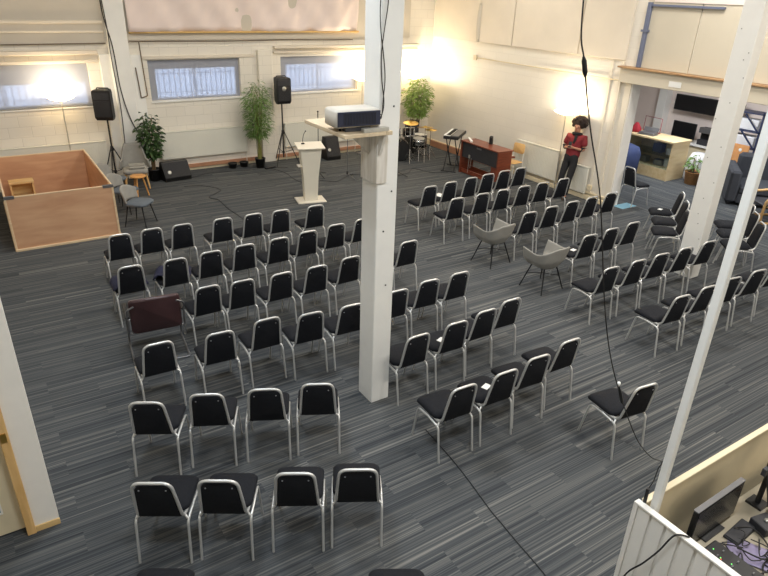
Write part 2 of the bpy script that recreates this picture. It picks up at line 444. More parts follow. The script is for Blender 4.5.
# conduit drop beside the pilaster
g=G(); g.tube(smooth_path([(3.3,YB-.1,2.99),(3.34,YB-.1,1.84),(3.2,YB-.1,1.80),(3.16,YB-.1,2.46)],.02,3),.012,6)
tag(OBJ('cable_drop',g,'tape'),'thin dark cable hanging in a loop left of the middle window','cable')
g=G(); g.tube(catmull([(2.60,YB-.22,4.6),(2.62,YB-.22,3.6),(2.72,YB-.23,2.9),(2.76,YB-.23,2.0),(2.9,YB-.22,1.3),(3.1,YB-.2,.9)],6),.012,6)
g.tube(catmull([(2.57,YB-.24,4.6),(2.66,YB-.24,3.4),(2.66,YB-.24,2.7),(2.70,YB-.24,1.6),(2.66,YB-.22,.5)],6),.010,6)
tag(OBJ('pilaster_cable',g,'cable'),'black cables trailing down the white pilaster beside the left loudspeaker','cable')
# hanging sheet with its wooden batten
g=G()
def sheet(u,v):
    x=3.12+u*5.78; z=3.2+v*1.6
    y=YB-.10-.018*math.sin(u*23+v*2.2)-.03*math.sin(u*9-v*5+1)-.020*math.sin(u*48+v*9)-.012*math.sin(u*80-v*14)
    d=math.exp(-((u-.87-.05*v)/.035)**2)*.035; return (x,y-d,z)
g.grid(sheet,110,14,thick=.006)
sh=tag(OBJ('hanging_sheet',g,'banner'),'pale pink fabric sheet hanging high on the back wall','sheet')
OBJ('bottom_batten',bx(3.12,8.92,YB-.13,YB-.055,3.165,3.205,b=.006),'batten',sh)

# right wall with the wide opening to the hall
g=G(); g.box(XR,XR+.25,8.35,YB,-.2,6.4); g.box(XR,XR+.25,-3,8.35,2.93,6.4)
STRUCT('wall_right',g,'block_y')
STRUCT('trim_8',bx(XR-.012,XR+.262,8.33,8.36,0,2.62),'white_cool')
g=G()
for y0,y1,p in ((13.29,15.2,.035),(12.0,13.26,.05),(9.9,11.97,.05),(8.62,9.87,.04)): g.box(XR-p,XR,y0,y1,3.05,6.2,b=.008)
STRUCT('trim_9',g,'clad_light')
g=G(); g.grid(lambda u,v:(XR-.055-.05*v*(1-v)*4*u,13.20+u*.09,3.06+v*.9),3,10,thick=.01)
STRUCT('trim_10',g,'clad')
g=G(); g.box(XR-.03,XR,7.2,8.33,2.96,6.2); g.box(XR-.03,XR,2,7.17,2.96,6.2); g.box(XR-.05,XR,-3,2,2.96,6.2)
STRUCT('trim_11',g,'board_pale')
g=G(); g.tube([(XR-.035,13.3,2.66),(XR-.035,8.7,2.66)],.012,6); g.box(XR-.06,XR-.012,13.25,13.35,2.6,2.72)
tag(OBJ('conduit',g,'cream'),'cream conduit with small junction box running along the right wall','conduit')
g=G(); g.box(XR-.02,XR,8.9,8.96,0,3.02); g.box(XR-.05,XR,8.62,8.68,0,3.02); g.box(XR-.03,XR,8.36,8.5,0,2.62)
STRUCT('trim_12',g,'wall_plain')
bm=THING('beam','pale grey boxed beam with wooden top spanning the opening to the hall','beam',(XR,5,0))
OBJ('boxing',bx(-.14,.0,-7.9,3.62,2.64,2.92,b=.008),'board_pale',bm)
OBJ('top_strip',bx(-.20,.0,-7.9,3.66,2.921,2.955,b=.006),'weather_strip',bm)
OBJ('notice',bx(-.148,-.1405,2.19,2.45,2.70,2.80),'paper',bm)
g=G(); g.box(XR-.10,XR-.03,8.22,8.30,2.96,4.15,b=.006); g.box(XR-.12,XR-.03,8.19,8.33,3.62,3.66)
ps=tag(OBJ('steel_post',g,'blue_steel'),'blue-grey steel post standing on the beam, holding a rail','post')
g=G(); g.box(XR-.09,XR-.035,6.75,8.20,4.08,4.12)
OBJ('top_rail',g,'blue_steel',ps)
STRUCT('trim_13',bx(XR-.05,XR-.03,2,8.2,4.16,6.2),'hall_wall')
STRUCT('baseboard_right',bx(XR-.09,XR,8.36,YB,0,.10,b=.01),'cream')
STRUCT('trim_14',bx(XR-.14,XR-.0905,11.9,14.9,0,.18,b=.01),'terracotta')
STRUCT('trim_15',bx(XR-.05,XR,8.36,YB,.14,.17),'cream')
# left side
STRUCT('wall_left',bx(-3,-2.8,-3,YB,0,6.4),'block_y')
STRUCT('wall_front',bx(-3,19,-3.2,-3,-.2,6.4),'block_x')
g=G(); g.box(-.33,-.15,4.69,4.81,0,6.2); g.box(-2.8,-.33,4.75,4.81,2.3,6.2)
STRUCT('wall_partition',g,'white_cool')
STRUCT('baseboard_partition',bx(-.33,-.145,4.675,4.69,0,.055),'pine_x')
d=STRUCT('door_1',G().box(-.52,-.396,4.755,4.80,.02,2.28).box(-2.0,-.52,4.755,4.80,.02,.24).box(-2.0,-.52,4.755,4.80,2.1,2.28),'cream')
OBJ('door_frame',bx(-.395,-.33,4.66,4.815,0,2.32,b=.004),'pine',d)
OBJ('glass_pane',bx(-2.0,-.52,4.77,4.785,.24,2.1),'daylight_blue',d)  # opaque pane, the bluish daylight is put into its colour
OBJ('glazing_bead',G().box(-.535,-.52,4.745,4.755,.24,2.1).box(-2,-.535,4.745,4.755,.24,.255),'white_cool',d)
OBJ('latch_plate',bx(-.385,-.345,4.65,4.6595,.98,1.06),'brass',d)
g=G(); g.box(-3,19,-3,YB+.3,6.4,6.6)
STRUCT('ceiling',g,'ceiling')
# hall beyond the opening
g=G(); g.box(17.0,17.2,-3,YB,0,2.95)
STRUCT('wall_hall',g,'hall_wall')
STRUCT('ceiling_hall',bx(XR+.25,19,-3,YB,2.95,3.05),'ceiling')
g=G(); g.box(16.72,16.99,11.0,11.25,0,2.95)
STRUCT('trim_16',g,'white_paint')
STRUCT('trim_17',bx(11.7,17.0,13.4,13.6,0,2.95),'hall_wall')

# columns
def column(name,label,x0,x1,y0,y1,mt):
    t=THING(name,label,'column',((x0+x1)/2,(y0+y1)/2,0))
    w=(x1-x0)/2;d=(y1-y0)/2
    OBJ('shaft',bx(-w,w,-d,d,0,6.4,b=.008),mt,t); return t
c1=column('column','square white painted column in the middle of the room carrying a projector shelf',3.04,3.27,4.79,5.07,'white_paint')
g=G()
for z,dx in ((1.45,.02),(2.45,.05),(3.25,.04),(2.05,-.03)):
    g.lathe([(.009,0),(.009,.004),(.002,.005)],(dx,-.141,z),8,Matrix.Rotation(R(90),3,'X'))
OBJ('bolt_hole',g,'charcoal',c1)
c2=column('column','thick cream painted column near the right side opening with pockmarked faces',9.47,9.70,5.05,5.36,'white_paint')
g=G()
for k in range(14):
    z=.4+k*.27+random.uniform(-.12,.12); g.lathe([(.009,0),(.009,.003),(.002,.004)],(-.1155,random.uniform(-.14,.14),z),8,Matrix.Rotation(R(-90),3,'Y'))
OBJ('screw_hole',g,'felt_grey',c2)
p=THING('pole','slim white steel pole rising from the sound booth corner','pole',(3.205,1.53,0))
OBJ('tube',bx(-.024,.026,-.024,.024,0,6.4,b=.006),'white_paint',p)
OBJ('foot_plate',bx(-.06,.06,-.09,.04,0,.01),'grey_metal',p)

# radiators
def radiator(label,x0,x1,z0,z1,axis):
    L=x1-x0; ctr=(x0+x1)/2
    t=THING('radiator',label,'radiator',(ctr,YB-.012,0) if axis=='x' else (XR-.012,ctr,0),0 if axis=='x' else R(-90),'wall radiators')
    def P(u): return u
    g=G(); g.box(-L/2,L/2,-.10,-.05,z0,z1,b=.012)
    n=int(L/.05)
    for i in range(n): 
        x=-L/2+.03+i*(L-.06)/n; g.box(x,x+.02,-.105,-.10,z0+.04,z1-.04)
    OBJ('panel',g,'radiator',t)
    g=G(); g.box(-L/2,L/2,-.11,-.02,z1,z1+.012); OBJ('top_grille',g,'radiator',t)
    g=G(); g.tube([(L/2-.04,-.07,z0),(L/2-.04,-.07,.0)],.009,6); g.tube([(-L/2+.04,-.07,z0),(-L/2+.04,-.07,.0)],.009,6)
    OBJ('pipe',g,'radiator',t)
    g=G(); g.box(-L/2+.2,-L/2+.24,-.05,0,z0+.1,z1-.1); g.box(L/2-.24,L/2-.2,-.05,0,z0+.1,z1-.1); OBJ('bracket',g,'radiator',t)
    return t
radiator('white radiator under the middle window, behind the stage',3.5,5.66,.33,.97,'x')
radiator('white radiator under the window behind the lectern',6.7,8.9,.33,.95,'x')
radiator('white radiator behind the plywood pen, left of the pilaster',.0,2.3,.3,.9,'x')
radiator('white radiator on the right wall between wooden chair and lamp',9.9,11.33,.18,.9,'y')
radiator('white radiator behind the person in red',8.99,9.8,.12,.72,'y')

# ------------------------------------------------------------------ banquet chairs
def make_chair():
    t=THING('banquet_chair','black chair','chair')
    g=G(); out=rrect(.40,.40,.07,4,0,.045,w2=.40)
    def bend(p):
        x,y,z=p; f=max(0,(y-.12)/.13); return (x,y,z-.035*f*f+.006*math.cos(x*8))
    g.pad(out,[(.03,.435),(.008,.438),(0,.452),(0,.468),(.012,.484),(.05,.494),(.12,.499)],bend)
    OBJ('seat',g,'chair_black',t)
    g=G(); out=rrect(.335,.385,.022,5,0,0,w2=.262)
    tp=rrect(.335,.385,.072,5,0,0,w2=.278); out=out[:6]+tp[6:18]+out[18:]
    def up(p):  # plane to the leaning back
        x,y,z=p; h=y+.645
        yy=-.196-(h-.45)*.20
        return (x,yy+z+.012*math.cos(x*7)-.012,h)
    g.pad(out,[(.01,-.016),(0,-.010),(0,.014),(.012,.024),(.05,.030)],up)
    b=OBJ('backrest',g,'chair_black',t)
    for sx in (-1,1): 
        z=.79; x=sx*.100; y=-.196-(z-.45)*.20-.028
        g=G(); g.lathe([(.007,0),(.006,.003),(.001,.004)],(x,y+.004,z),6,Matrix.Rotation(R(90),3,'X'))
        OBJ('screw',g,'screw',b)
    r=.0125
    L=[Vector(q) for q in [(-.160,.20,.425),(-.172,.10,.432),(-.174,-.165,.438),(-.170,-.215,.475),(-.163,-.242,.60),(-.149,-.282,.80),(-.130,-.292,.862),(0,-.294,.866)]]
    full=L+[Vector((-q.x,q.y,q.z)) for q in L[::-1][1:]]
    full=[q for k,q in enumerate(full)]
    g=G(); P=smooth_path(full[:6],.06,4)[:-1]; a=Vector((-.149,-.282,.795)); c=Vector((-.142,-.294,.868)); d=Vector((-.070,-.295,.868))
    arc=[a*(1-t)**2+c*2*t*(1-t)+d*t*t for t in [k/6 for k in range(7)]]
    P=P[:-1]+arc if (P[-1]-a).length<.03 else P+arc
    P=P+[Vector((-q.x,q.y,q.z)) for q in P[::-1]]
    g.tube(P,r,8)
    g.tube([(-.165,.19,.422),(.165,.19,.422)],.010,6); g.tube([(-.17,-.13,.425),(.17,-.13,.425)],.010,6)
    OBJ('frame',g,'chair_metal',t)
    for sx in (-1,1):
        g=G(); g.tube(smooth_path([(sx*.205,-.262,.0),(sx*.203,-.205,.405),(sx*.203,-.02,.418)],.04,4),.0108,8)
        g.tube([(sx*.203,-.19,.408),(sx*.174,-.175,.436)],.010,6)
        OBJ('leg',g,'chair_metal',t)
        g=G(); g.tube(smooth_path([(sx*.203,-.02,.418),(sx*.200,.155,.400),(sx*.205,.235,.0)],.045,4),.0108,8)
        OBJ('leg',g,'chair_metal',t)
    return t
CH=make_chair()
ORD=['leftmost','second from left','third from left','fourth from left','fifth from left','sixth from left','seventh from left','eighth from left']
first=True
def chair(x,y,yaw,label,group,top=True):
    """x,y = top middle of the backrest seen on the plan (or the chair middle); yaw anticlockwise from +y"""
    global first
    a=R(yaw)
    if top: x,y=x*.9824-.295*math.sin(a),y*.9824+.295*math.cos(a)
    a+=random.uniform(-.035,.035)
    if first: CH.location=(x,y,0); CH.rotation_euler=(0,0,a); CH['label']=label; CH['group']=group; first=False; return CH
    return dup(CH,(x,y,0),a,label,group)
ROWS=[
 ('front row of the left block',[(1.38,9.26),(1.84,9.29),(2.30,9.27),(2.95,9.25),(3.46,9.23),(3.95,9.20),(4.58,9.16)],0,'l'),
 ('second row of the left block',[(1.26,8.01),(1.83,7.97),(2.34,8.00),(2.85,8.02),(3.39,8.03),(3.90,8.09),(4.44,8.16),(4.95,8.2)],0,'l'),
 ('third row of the left block',[(1.94,6.93),(2.39,6.89),(2.91,6.86),(3.42,6.84),(3.97,6.90)],0,'l'),
 ('fourth row of the left block',[(1.06,5.86),(1.70,5.76),(2.25,5.80),(2.76,5.68),(3.27,5.63)],-3,'l'),
 ('fourth row, right of the middle column',[(3.97,5.69),(4.51,5.74),(5.01,5.74)],-2,'l'),
 ('fifth row, left of the middle column',[(.72,4.88),(1.21,4.74),(1.70,4.55),(2.17,4.38)],-27,'l'),
 ('fifth row, right of the middle column',[(3.54,4.65),(4.11,4.67),(4.60,4.73),(5.07,4.80)],-2,'l'),
 ('sixth row, left block',[(.50,3.85),(.94,3.62),(1.47,3.40),(1.91,3.19)],-31,'l'),
 ('sixth row, right of the middle column',[(3.37,3.64),(3.90,3.63),(4.41,3.67),(4.95,3.74)],-3,'l'),
 ('front row by the piano',[(7.07,9.20),(7.61,9.26),(8.19,9.32),(8.71,9.38),(9.22,9.43),(9.71,9.46)],-3,'l'),
 ('right block second row',[(7.08,8.36),(7.69,8.37),(8.23,8.38),(8.78,8.38),(9.31,8.39),(9.91,8.41)],-4,'l'),
 ('right block third row, beside a grey armchair',[(7.72,7.15),(8.31,7.20),(8.88,7.23),(9.42,7.25),(10.02,7.27)],-4,'l'),
 ('right block fourth row',[(7.78,5.88),(8.34,5.91),(8.92,5.94)],-5,'l'),
 ('right block fifth row',[(7.01,4.85),(7.58,4.83),(8.12,4.82),(8.67,4.79),(9.28,4.78)],-6,'l'),
 ('rear right row crossed by the white pole',[(7.08,3.80),(7.66,3.80),(8.25,3.79),(8.84,3.76),(9.45,3.76)],-8,'l'),
]
for nm,pts,yaw,_ in ROWS:
    for i,(x,y) in enumerate(pts):
        chair(x,y,yaw,'black chair, %s in the %s'%(ORD[i],nm),'black banquet chairs set out in rows')
chair(5.06,7.01,0,'black fabric chair alone right of the white column, third row','black banquet chairs set out in rows')
chair(4.94,2.76,-8,'single black chair standing apart in front of the slim white pole','black banquet chairs set out in rows')
chair(1.72,2.30,-31,'black chair at the bottom frame edge, only its seat showing, right one','black banquet chairs set out in rows',top=False)
chair(.33,3.14,-31,'black chair at the bottom frame edge, only its seat showing, left one','black banquet chairs set out in rows',top=False)
for x,y,yaw,l in ((10.90,6.70,46,'farthest'),(10.45,6.31,46,'middle'),(9.97,5.97,46,'nearest')):
    chair(x,y,yaw,'black chair turned sideways left of the thick column, %s of three'%l,'black chairs turned sideways by the thick column',top=False)
for x,y,yaw,l in ((11.40,5.62,46,'farthest'),(10.97,5.31,46,'middle'),(10.52,4.96,46,'nearest')):
    chair(x,y,yaw,'black chair turned sideways behind the slim pole, %s of three'%l,'black chairs turned sideways by the thick column',top=False)
chair(12.10,8.22,-96,'black chair facing the hall beside the white door post','black banquet chairs set out in rows',top=False)

# things lying on chairs
g=G(); g.pad(rrect(.46,.40,.08,4),[(.02,0),(0,.015),(0,.035),(.03,.055),(.1,.062)],lambda p:(p[0],p[1],p[2]-(.05*max(0,abs(p[0])-.19)/.04)))
tag(OBJ('blanket',g,'navy',None,(1.24,8.20,.506),0),'folded navy blanket on the leftmost chair of the second row','blanket')
g=G(); 
g.grid(lambda u,v:((u-.5)*.50,(v-.5)*.34,.03+.03*math.sin(u*9)*math.cos(v*7)-.35*max(0,abs(u-.5)-.38)),22,12,thick=.02)
tag(OBJ('jacket',g,'navy',None,(1.82,8.16,.53),R(-20)),'dark navy jacket dropped over the second chair of the second row','jacket')
def paper(x,y,z,rz,label,name='paper_sheet'): 
    tag(OBJ(name,bx(-.05,.05,-.035,.035,0,.004),'paper',None,(x,y,z),R(rz)),label,'paper')
paper(3.87,3.86,.503,20,'small white paper on the seat of the second rear chair right of column')
paper(4.04,4.86,.503,20,'small white card on a seat in the fifth row right of the column')
paper(7.66,6.08,.503,10,'white slip on the seat beside the nearer grey armchair')
paper(10.86,6.74,.503,10,'white slip lying on the farthest sideways chair by the thick column')
paper(8.15,4.02,.503,30,'small white slip on a chair in the rear right row')
g=G(); g.grid(lambda u,v:((u-.5)*.2,(v-.5)*.26,.01+.004*math.sin(u*6)),6,4,thick=.004)
tag(OBJ('leaflet',g,'paper',None,(7.5,9.42,.503),R(15)),'pale leaflet on a front row seat facing the piano','leaflet')

# ------------------------------------------------------------------ tub armchairs
def tub(loc,rz,label):
    t=THING('tub_armchair',label,'armchair',loc,rz,'grey tub armchairs between the blocks')
    g=G()
    def shell(u,v):     # u round from right arm tip over the back to left arm tip, v from seat up
        q=(u-.5)*2; s_=1 if q<0 else -1; k=abs(q)
        top=.775-.125*min(1,max(0,(k-.12)/.33))**.9+.035*max(0,(k-.5)/.5)
        a=min(1,k/.5)*R(90)
        hw=.225+.075*v; bd=.20+.085*v
        if k<=.5: x=math.sin(a)**.8*hw; y=-math.cos(a)**.8*bd-.03
        else: x=hw*(1-.06*(k-.5)*2); y=-.03+(k-.5)*2*(.27-.02*v)
        rr=.78+.22*min(1,v*2.6)
        z=.405+(top-.405)*v**1.05
        return (s_*x*rr,y*rr,z)
    g.grid(shell,44,12,thick=.012)
    OBJ('shell',g,'tub_grey',t)
    g=G(); g.pad([(math.cos(2*PI*k/24)*.225,math.sin(2*PI*k/24)*.215+.02) for k in range(24)],[(.05,.415),(.0,.43),(.0,.45),(.03,.462),(.09,.466)])
    OBJ('seat',g,'tub_grey',t)
    for sx in (-1,1):
        for sy in (-1,1):
            g=G(); g.tube([(sx*.13,sy*.12,.42),(sx*.25,sy*.23,.0)],[.012,.009],8); OBJ('leg',g,'dark_metal',t)
    g=G(); 
    for a,b in (((-.18,-.17),(.18,.17)),((-.18,.17),(.18,-.17))): g.tube([(a[0],a[1],.23),(0,0,.25),(b[0],b[1],.23)],.006,6)
    OBJ('cross_brace',g,'dark_metal',t)
    return t
tub((6.97,7.23,0),R(6),'grey plastic tub armchair farther of two, beside the third row')
tub((7.00,6.06,0),R(3),'grey plastic tub armchair nearer of two, beside the fourth row')

# brown leather cantilever armchair
t=THING('leather_armchair','dark brown leather armchair with chrome tube frame beside the left rows','armchair',(1.30,7.06,0),R(-6))
g=G(); 
g.pad(rrect(.58,.46,.05,4,0,0),[(.02,-.03),(0,-.015),(0,.02),(.02,.032),(.07,.036)],lambda p:(p[0],-.22-p[1]*.22+p[2]+.05*(p[0]/.29)**2+.03*math.sin(p[1]*9),.63+p[1]))
OBJ('backrest',g,'leather_brown',t)
g=G(); g.pad(rrect(.50,.46,.05,4,0,.05),[(.02,.40),(0,.412),(0,.44),(.02,.455),(.07,.46)],lambda p:(p[0],p[1],p[2]+.015*math.cos(p[0]*8)))
OBJ('seat',g,'leather_brown',t)
g=G()
for sx in (-1,1):
    g.tube(smooth_path([(sx*.24,-.26,.80),(sx*.32,-.25,.76),(sx*.32,-.20,.62),(sx*.32,.24,.60),(sx*.32,.30,.02),(sx*.32,-.28,.012)],.06,5),.012,8)
g.tube([(-.32,-.28,.012),(.32,-.28,.012)],.012,8); g.tube([(-.32,.18,.415),(.32,.18,.415)],.012,8); g.tube([(-.32,-.14,.40),(.32,-.14,.40)],.012,8)
g.tube([(-.32,-.14,.40),(-.32,-.2,.62)],.011,8); g.tube([(.32,-.14,.40),(.32,-.2,.62)],.011,8)
OBJ('frame',g,'grey_metal',t)
for sx in (-1,1): OBJ('armrest',bx(sx*.32-.025,sx*.32+.025,-.18,.24,.612,.64,b=.01),'black',t)

# felt-grey side chairs behind the pen
def felt_chair(loc,rz,label):
    t=THING('side_chair',label,'chair',loc,rz,'grey upholstered chairs beside the plywood pen')
    g=G(); g.pad(rrect(.47,.44,.12,5,0,.02),[(.05,.40),(.01,.415),(0,.44),(.02,.462),(.08,.47)]); OBJ('seat',g,'seat_grey',t)
    g=G()
    def back(u,v):
        a=R(35+110*u); rx=.25+.02*v; x=math.cos(a)*rx*1.02; y=-math.sin(a)*(.24+.06*v)+.03
        z=.47+v*(.28-.10*(abs(u-.5)*2)**2); return (x,y,z)
    g.grid(back,20,8,thick=.03); OBJ('backrest',g,'felt_grey',t)
    for sx in (-1,1):
        for sy in (-1,1):
            g=G(); g.tube([(sx*.15,sy*.14,.41),(sx*.22,sy*.21,.0)],[.014,.009],8); OBJ('leg',g,'dark_metal',t)
    return t
felt_chair((2.19,11.86,0),R(-130),'grey upholstered chair beside the pen, nearest the front row')
felt_chair((2.12,12.78,0),R(-130),'grey upholstered chair beside the pen, middle of three')
felt_chair((2.08,13.66,0),R(-130),'grey upholstered chair beside the pen, farthest of three, near speaker stand')
t=THING('lounge_chair','grey high-backed lounge chair with wooden legs against the back wall','armchair',(2.70,14.40,0),R(170))
g=G()
def lback(u,v):
    a=R(10+160*u); q=abs(u-.5)*2
    x=math.cos(a)*(.32-.05*v); y=-math.sin(a)*(.26+.05*v)+.0; z=.40+v*((.52 if q<.45 else .52-.34*min(1,(q-.45)/.3)))
    return (x,y,z)
g.grid(lback,36,10,thick=.04); OBJ('backrest',g,'felt_grey',t)
g=G(); g.pad(rrect(.52,.5,.1,5,0,.03),[(.03,.34),(0,.36),(0,.42),(.03,.445),(.1,.455)]); OBJ('seat',g,'felt_grey',t)
for sx in (-1,1):
    for sy in (-1,1):
        g=G(); g.tube([(sx*.2,sy*.18,.36),(sx*.25,sy*.25,.0)],[.022,.014],8); OBJ('leg',g,'beech',t)
g=G(); g.box(-.17,.17,-.02,.18,0,.05,b=.01); g.box(-.165,.165,.0,.16,.0505,.09,b=.006)
o=tag(OBJ('folded_cloth',g,'silver',None,(2.70,14.18,.458),R(-8)),'silvery folded bundle lying on the grey lounge chair','bundle')
t=THING('stool','round wooden stool used as a side table near the lounge chair','stool',(2.58,13.62,0),R(20))
g=G(); g.lathe([(.145,.43),(.165,.437),(.165,.455),(.158,.462)],n=28); OBJ('top',g,'stool_wood',t)
for k in range(3):
    a=R(90+120*k+10); g=G(); g.tube([(math.cos(a)*.09,math.sin(a)*.09,.43),(math.cos(a)*.18,math.sin(a)*.18,0)],[.02,.016],8); OBJ('leg',g,'stool_wood',t)
# ------------------------------------------------------------------ plywood pen
t=THING('plywood_pen','large open-topped plywood enclosure standing left of the stage','enclosure',(.885,12.9,0))
T=.022; x0,x1,y0,y1,h=-.83,.83,-1.47,1.46,.95
OBJ('side_panel',bx(x0,x1,y0,y0+T,0,h-.02),'ply',t); OBJ('side_panel',bx(x0,x1,y1-T,y1,0,h-.02),'ply',t)
OBJ('side_panel',bx(x0,x0+T,y0+T,y1-T,0,h-.02),'ply_y',t); OBJ('side_panel',bx(x1-T,x1,y0+T,y1-T,0,h-.02),'ply_y',t)
OBJ('base',bx(x0+T,x1-T,y0+T,y1-T,0,.02),'ply',t)
g=G(); w=.026
g.box(x0-.006,x1+.006,y0-.008,y0-.008+w,h-.02,h,b=.003); g.box(x0-.006,x1+.006,y1-w+.008,y1+.008,h-.02,h,b=.003)
g.box(x0-.008,x0-.008+w,y0-.008+w,y1-w+.008,h-.02,h,b=.003); g.box(x1+.008-w,x1+.008,y0-.008+w,y1-w+.008,h-.02,h,b=.003)
OBJ('top_edging',g,'pen_edge',t)
g=G(); g.box(x0-.01,x1+.04,y0-.03,y0-.0005,0,.04,b=.004); g.box(x0-.012,x0+.02,y0-.012,y0-.0005,.04,h-.021); g.box(x1-.02,x1+.012,y0-.012,y0-.0005,.04,h-.021)
g.box(x1+.0005,x1+.02,y0,y1,0,.04); g.box(x0-.02,x0-.0005,y0,y1,0,.04)
OBJ('corner_trim',g,'pen_edge',t)
for a,b_ in ((x0-.012,x0+.14),(x1-.16,x1+.012)):
    OBJ('grey_tape',bx(a,b_,y0-.014,y0+.04,h+.0005,h+.006).box(a,b_,y0-.014,y0-.0125,h-.04,h+.0005),'grey_metal',t)
t=THING('step_box','small open wooden step stool inside the plywood enclosure','step stool',(.42,13.95,.0205),R(0))
OBJ('top',bx(-.22,.22,-.13,.15,.48,.52,b=.004),'pine_x',t)
for sx in (-1,1): OBJ('side',bx(sx*.195-.015,sx*.195+.015,-.12,.14,0,.48),'pine_x',t)
OBJ('back_board',bx(-.18,.18,.12,.139,.02,.48),'pine_x',t); OBJ('bottom_rail',bx(-.18,.18,-.12,.12,.20,.23),'pine_x',t)

# ------------------------------------------------------------------ lectern
t=THING('lectern','white lectern with flared body and square base on the stage','lectern',(5.72,11.72,0),R(-13))
OBJ('base',bx(-.31,.31,-.22,.22,0,.03,b=.006),'lectern_white',t)
g=G()
def ring(z,w,d0,d1): return [Vector((-w,d0,z)),Vector((w,d0,z)),Vector((w,d1,z)),Vector((-w,d1,z))]
g.loft([ring(.031,.14,-.09,.07),ring(.55,.16,-.12,.08),ring(1.16,.225,-.17,.10)],smooth=False); OBJ('body',g,'lectern_white',t)
g=G(); Mx=Matrix.Translation((0,-.03,1.19))@Matrix.Rotation(R(8),4,'X'); g.box(-.29,.29,-.20,.20,0,.03,M=Mx,b=.005); OBJ('top',g,'lectern_white',t)
OBJ('inner_shelf',bx(-.27,-.165,-.12,.06,.78,.80),'lectern_white',t)
g=G(); g.box(-.03,.03,-.02,.02,0,.02); g.tube(catmull([(0,0,.02),(.0,.0,.10),(.02,-.01,.2),(.05,-.03,.26)],5),.006,6); g.ball((.055,-.035,.27),.014,8,6)
tag(OBJ('gooseneck_microphone',g,'black',None,(5.60,11.78,1.235),R(-13)),'thin black gooseneck microphone standing on the white lectern','microphone')

# ------------------------------------------------------------------ speakers on stands
def tripod(loc,rz,h,label):
    t=THING('speaker_stand',label,'speaker stand',loc,rz,'tripod speaker stands')
    g=G(); g.tube([(0,0,.18),(0,0,h)],.018,10); OBJ('pole',g,'black',t)
    g=G(); g.lathe([(.03,.78),(.034,.80),(.034,.86),(.03,.88)],n=12); g.lathe([(.028,.28),(.03,.29),(.03,.33),(.028,.34)],n=12); OBJ('collar',g,'black',t)
    for k in range(3):
        a=R(90+120*k); c,s=math.cos(a),math.sin(a)
        g=G(); g.tube([(c*.03,s*.03,.84),(c*.40,s*.40,.012)],.012,8); l=OBJ('leg',g,'black',t)
        g=G(); g.tube([(c*.03,s*.03,.31),(c*.24,s*.24,.37)],.008,6); OBJ('brace',g,'black',t)
    return t
def pa_speaker(loc,rz,label,w=.38,h=.62,d=.34,handle=True,badge=True):
    t=THING('loudspeaker',label,'loudspeaker',loc,rz,'loudspeakers on tripod stands')
    g=G()
    o=[(-w/2,-d/2),(w/2,-d/2),(w/2*.98,0),(w*.33,d/2),(-w*.33,d/2),(-w/2*.98,0)]
    g.loft([[Vector((x*s_,y*s_,z)) for x,y in o] for z,s_ in ((0,.86),(.05,.98),(.07,1),(h-.05,1),(h-.02,.97),(h,.9))],smooth=False)
    OBJ('cabinet',g,'black',t)
    OBJ('grille',bx(-w*.43,w*.43,-d/2-.014,-d/2-.0005,.07,h*.66,b=.008),'speaker_grille',t)
    g=G(); g.box(-w*.42,w*.42,-d/2-.008,-d/2-.0005,h*.70,h*.92,b=.006); OBJ('horn',g,'charcoal',t)
    if badge: 
        g=G(); g.lathe([(.055,0),(.05,.006),(.01,.008)],(0,-d/2-.0145,h*.60),16,Matrix.Rotation(R(90),3,'X')); OBJ('badge',g,'silver',t)
    if handle:
        g=G(); g.tube(smooth_path([(-.13,0,h-.01),(-.12,0,h+.035),(.12,0,h+.035),(.13,0,h-.01)],.02,3),.012,8); OBJ('handle',g,'black',t)
    return t
tripod((2.33,14.72,0),R(35),1.47,'black tripod stand beside the left pilaster and grey chairs')
pa_speaker((2.33,14.72,1.47),R(-28),'black loudspeaker seen from the side on a stand beside the left pilaster',badge=False)
tripod((6.48,14.80,0),R(10),1.55,'black tripod stand between bamboo and lectern')
pa_speaker((6.48,14.80,1.55),R(0),'black loudspeaker facing front, on a stand right of the bamboo')
# floor monitors
def wedge(loc,rz,label,w=.52,tall=.38,grp='wedge floor monitors'):
    t=THING('floor_monitor',label,'loudspeaker',loc,rz,grp)
    g=G(); pr=[(-.20,0),(.17,0),(.20,.10),(.02,tall),(-.12,tall),(-.20,.22)]
    g.add([(x,y,z) for x in (-w/2,w/2) for y,z in pr],[tuple(range(6))[::-1],tuple(range(6,12))]+[(i,(i+1)%6,6+(i+1)%6,6+i) for i in range(6)])
    OBJ('cabinet',g,'black',t)
    # grille lies on the sloping side
    a=Vector((0,.20,.10)); b=Vector((0,.02,tall)); dv=(b-a); n=Vector((0,dv.z,-dv.y)).normalized()
    g=G(); L=dv.length; M4=Matrix((Vector((1,0,0)),dv.normalized(),n)).transposed().to_4x4(); M4.translation=a+n*.001
    g.box(-w/2+.02,w/2-.02,.02,L-.02,0,.012,M=M4); OBJ('grille',g,'speaker_grille',t)
    g=G(); M3=M4.copy(); M3.translation=a+n*.014+dv*.35+Vector((w*.3,0,0)); g.lathe([(.045,0),(.04,.004),(.01,.005)],(0,0,0),14,M3.to_3x3()); 
    g.v=[tuple(Vector(p)+M3.translation) for p in g.v]; OBJ('badge',g,'silver',t)
    return t
wedge((3.62,14.62,0),R(180+6),'black wedge floor monitor left on the stage beside the leafy plant',.62,.42)
wedge((7.86,14.78,0),R(180),'black floor monitor standing upright behind the lectern',.40,.60)
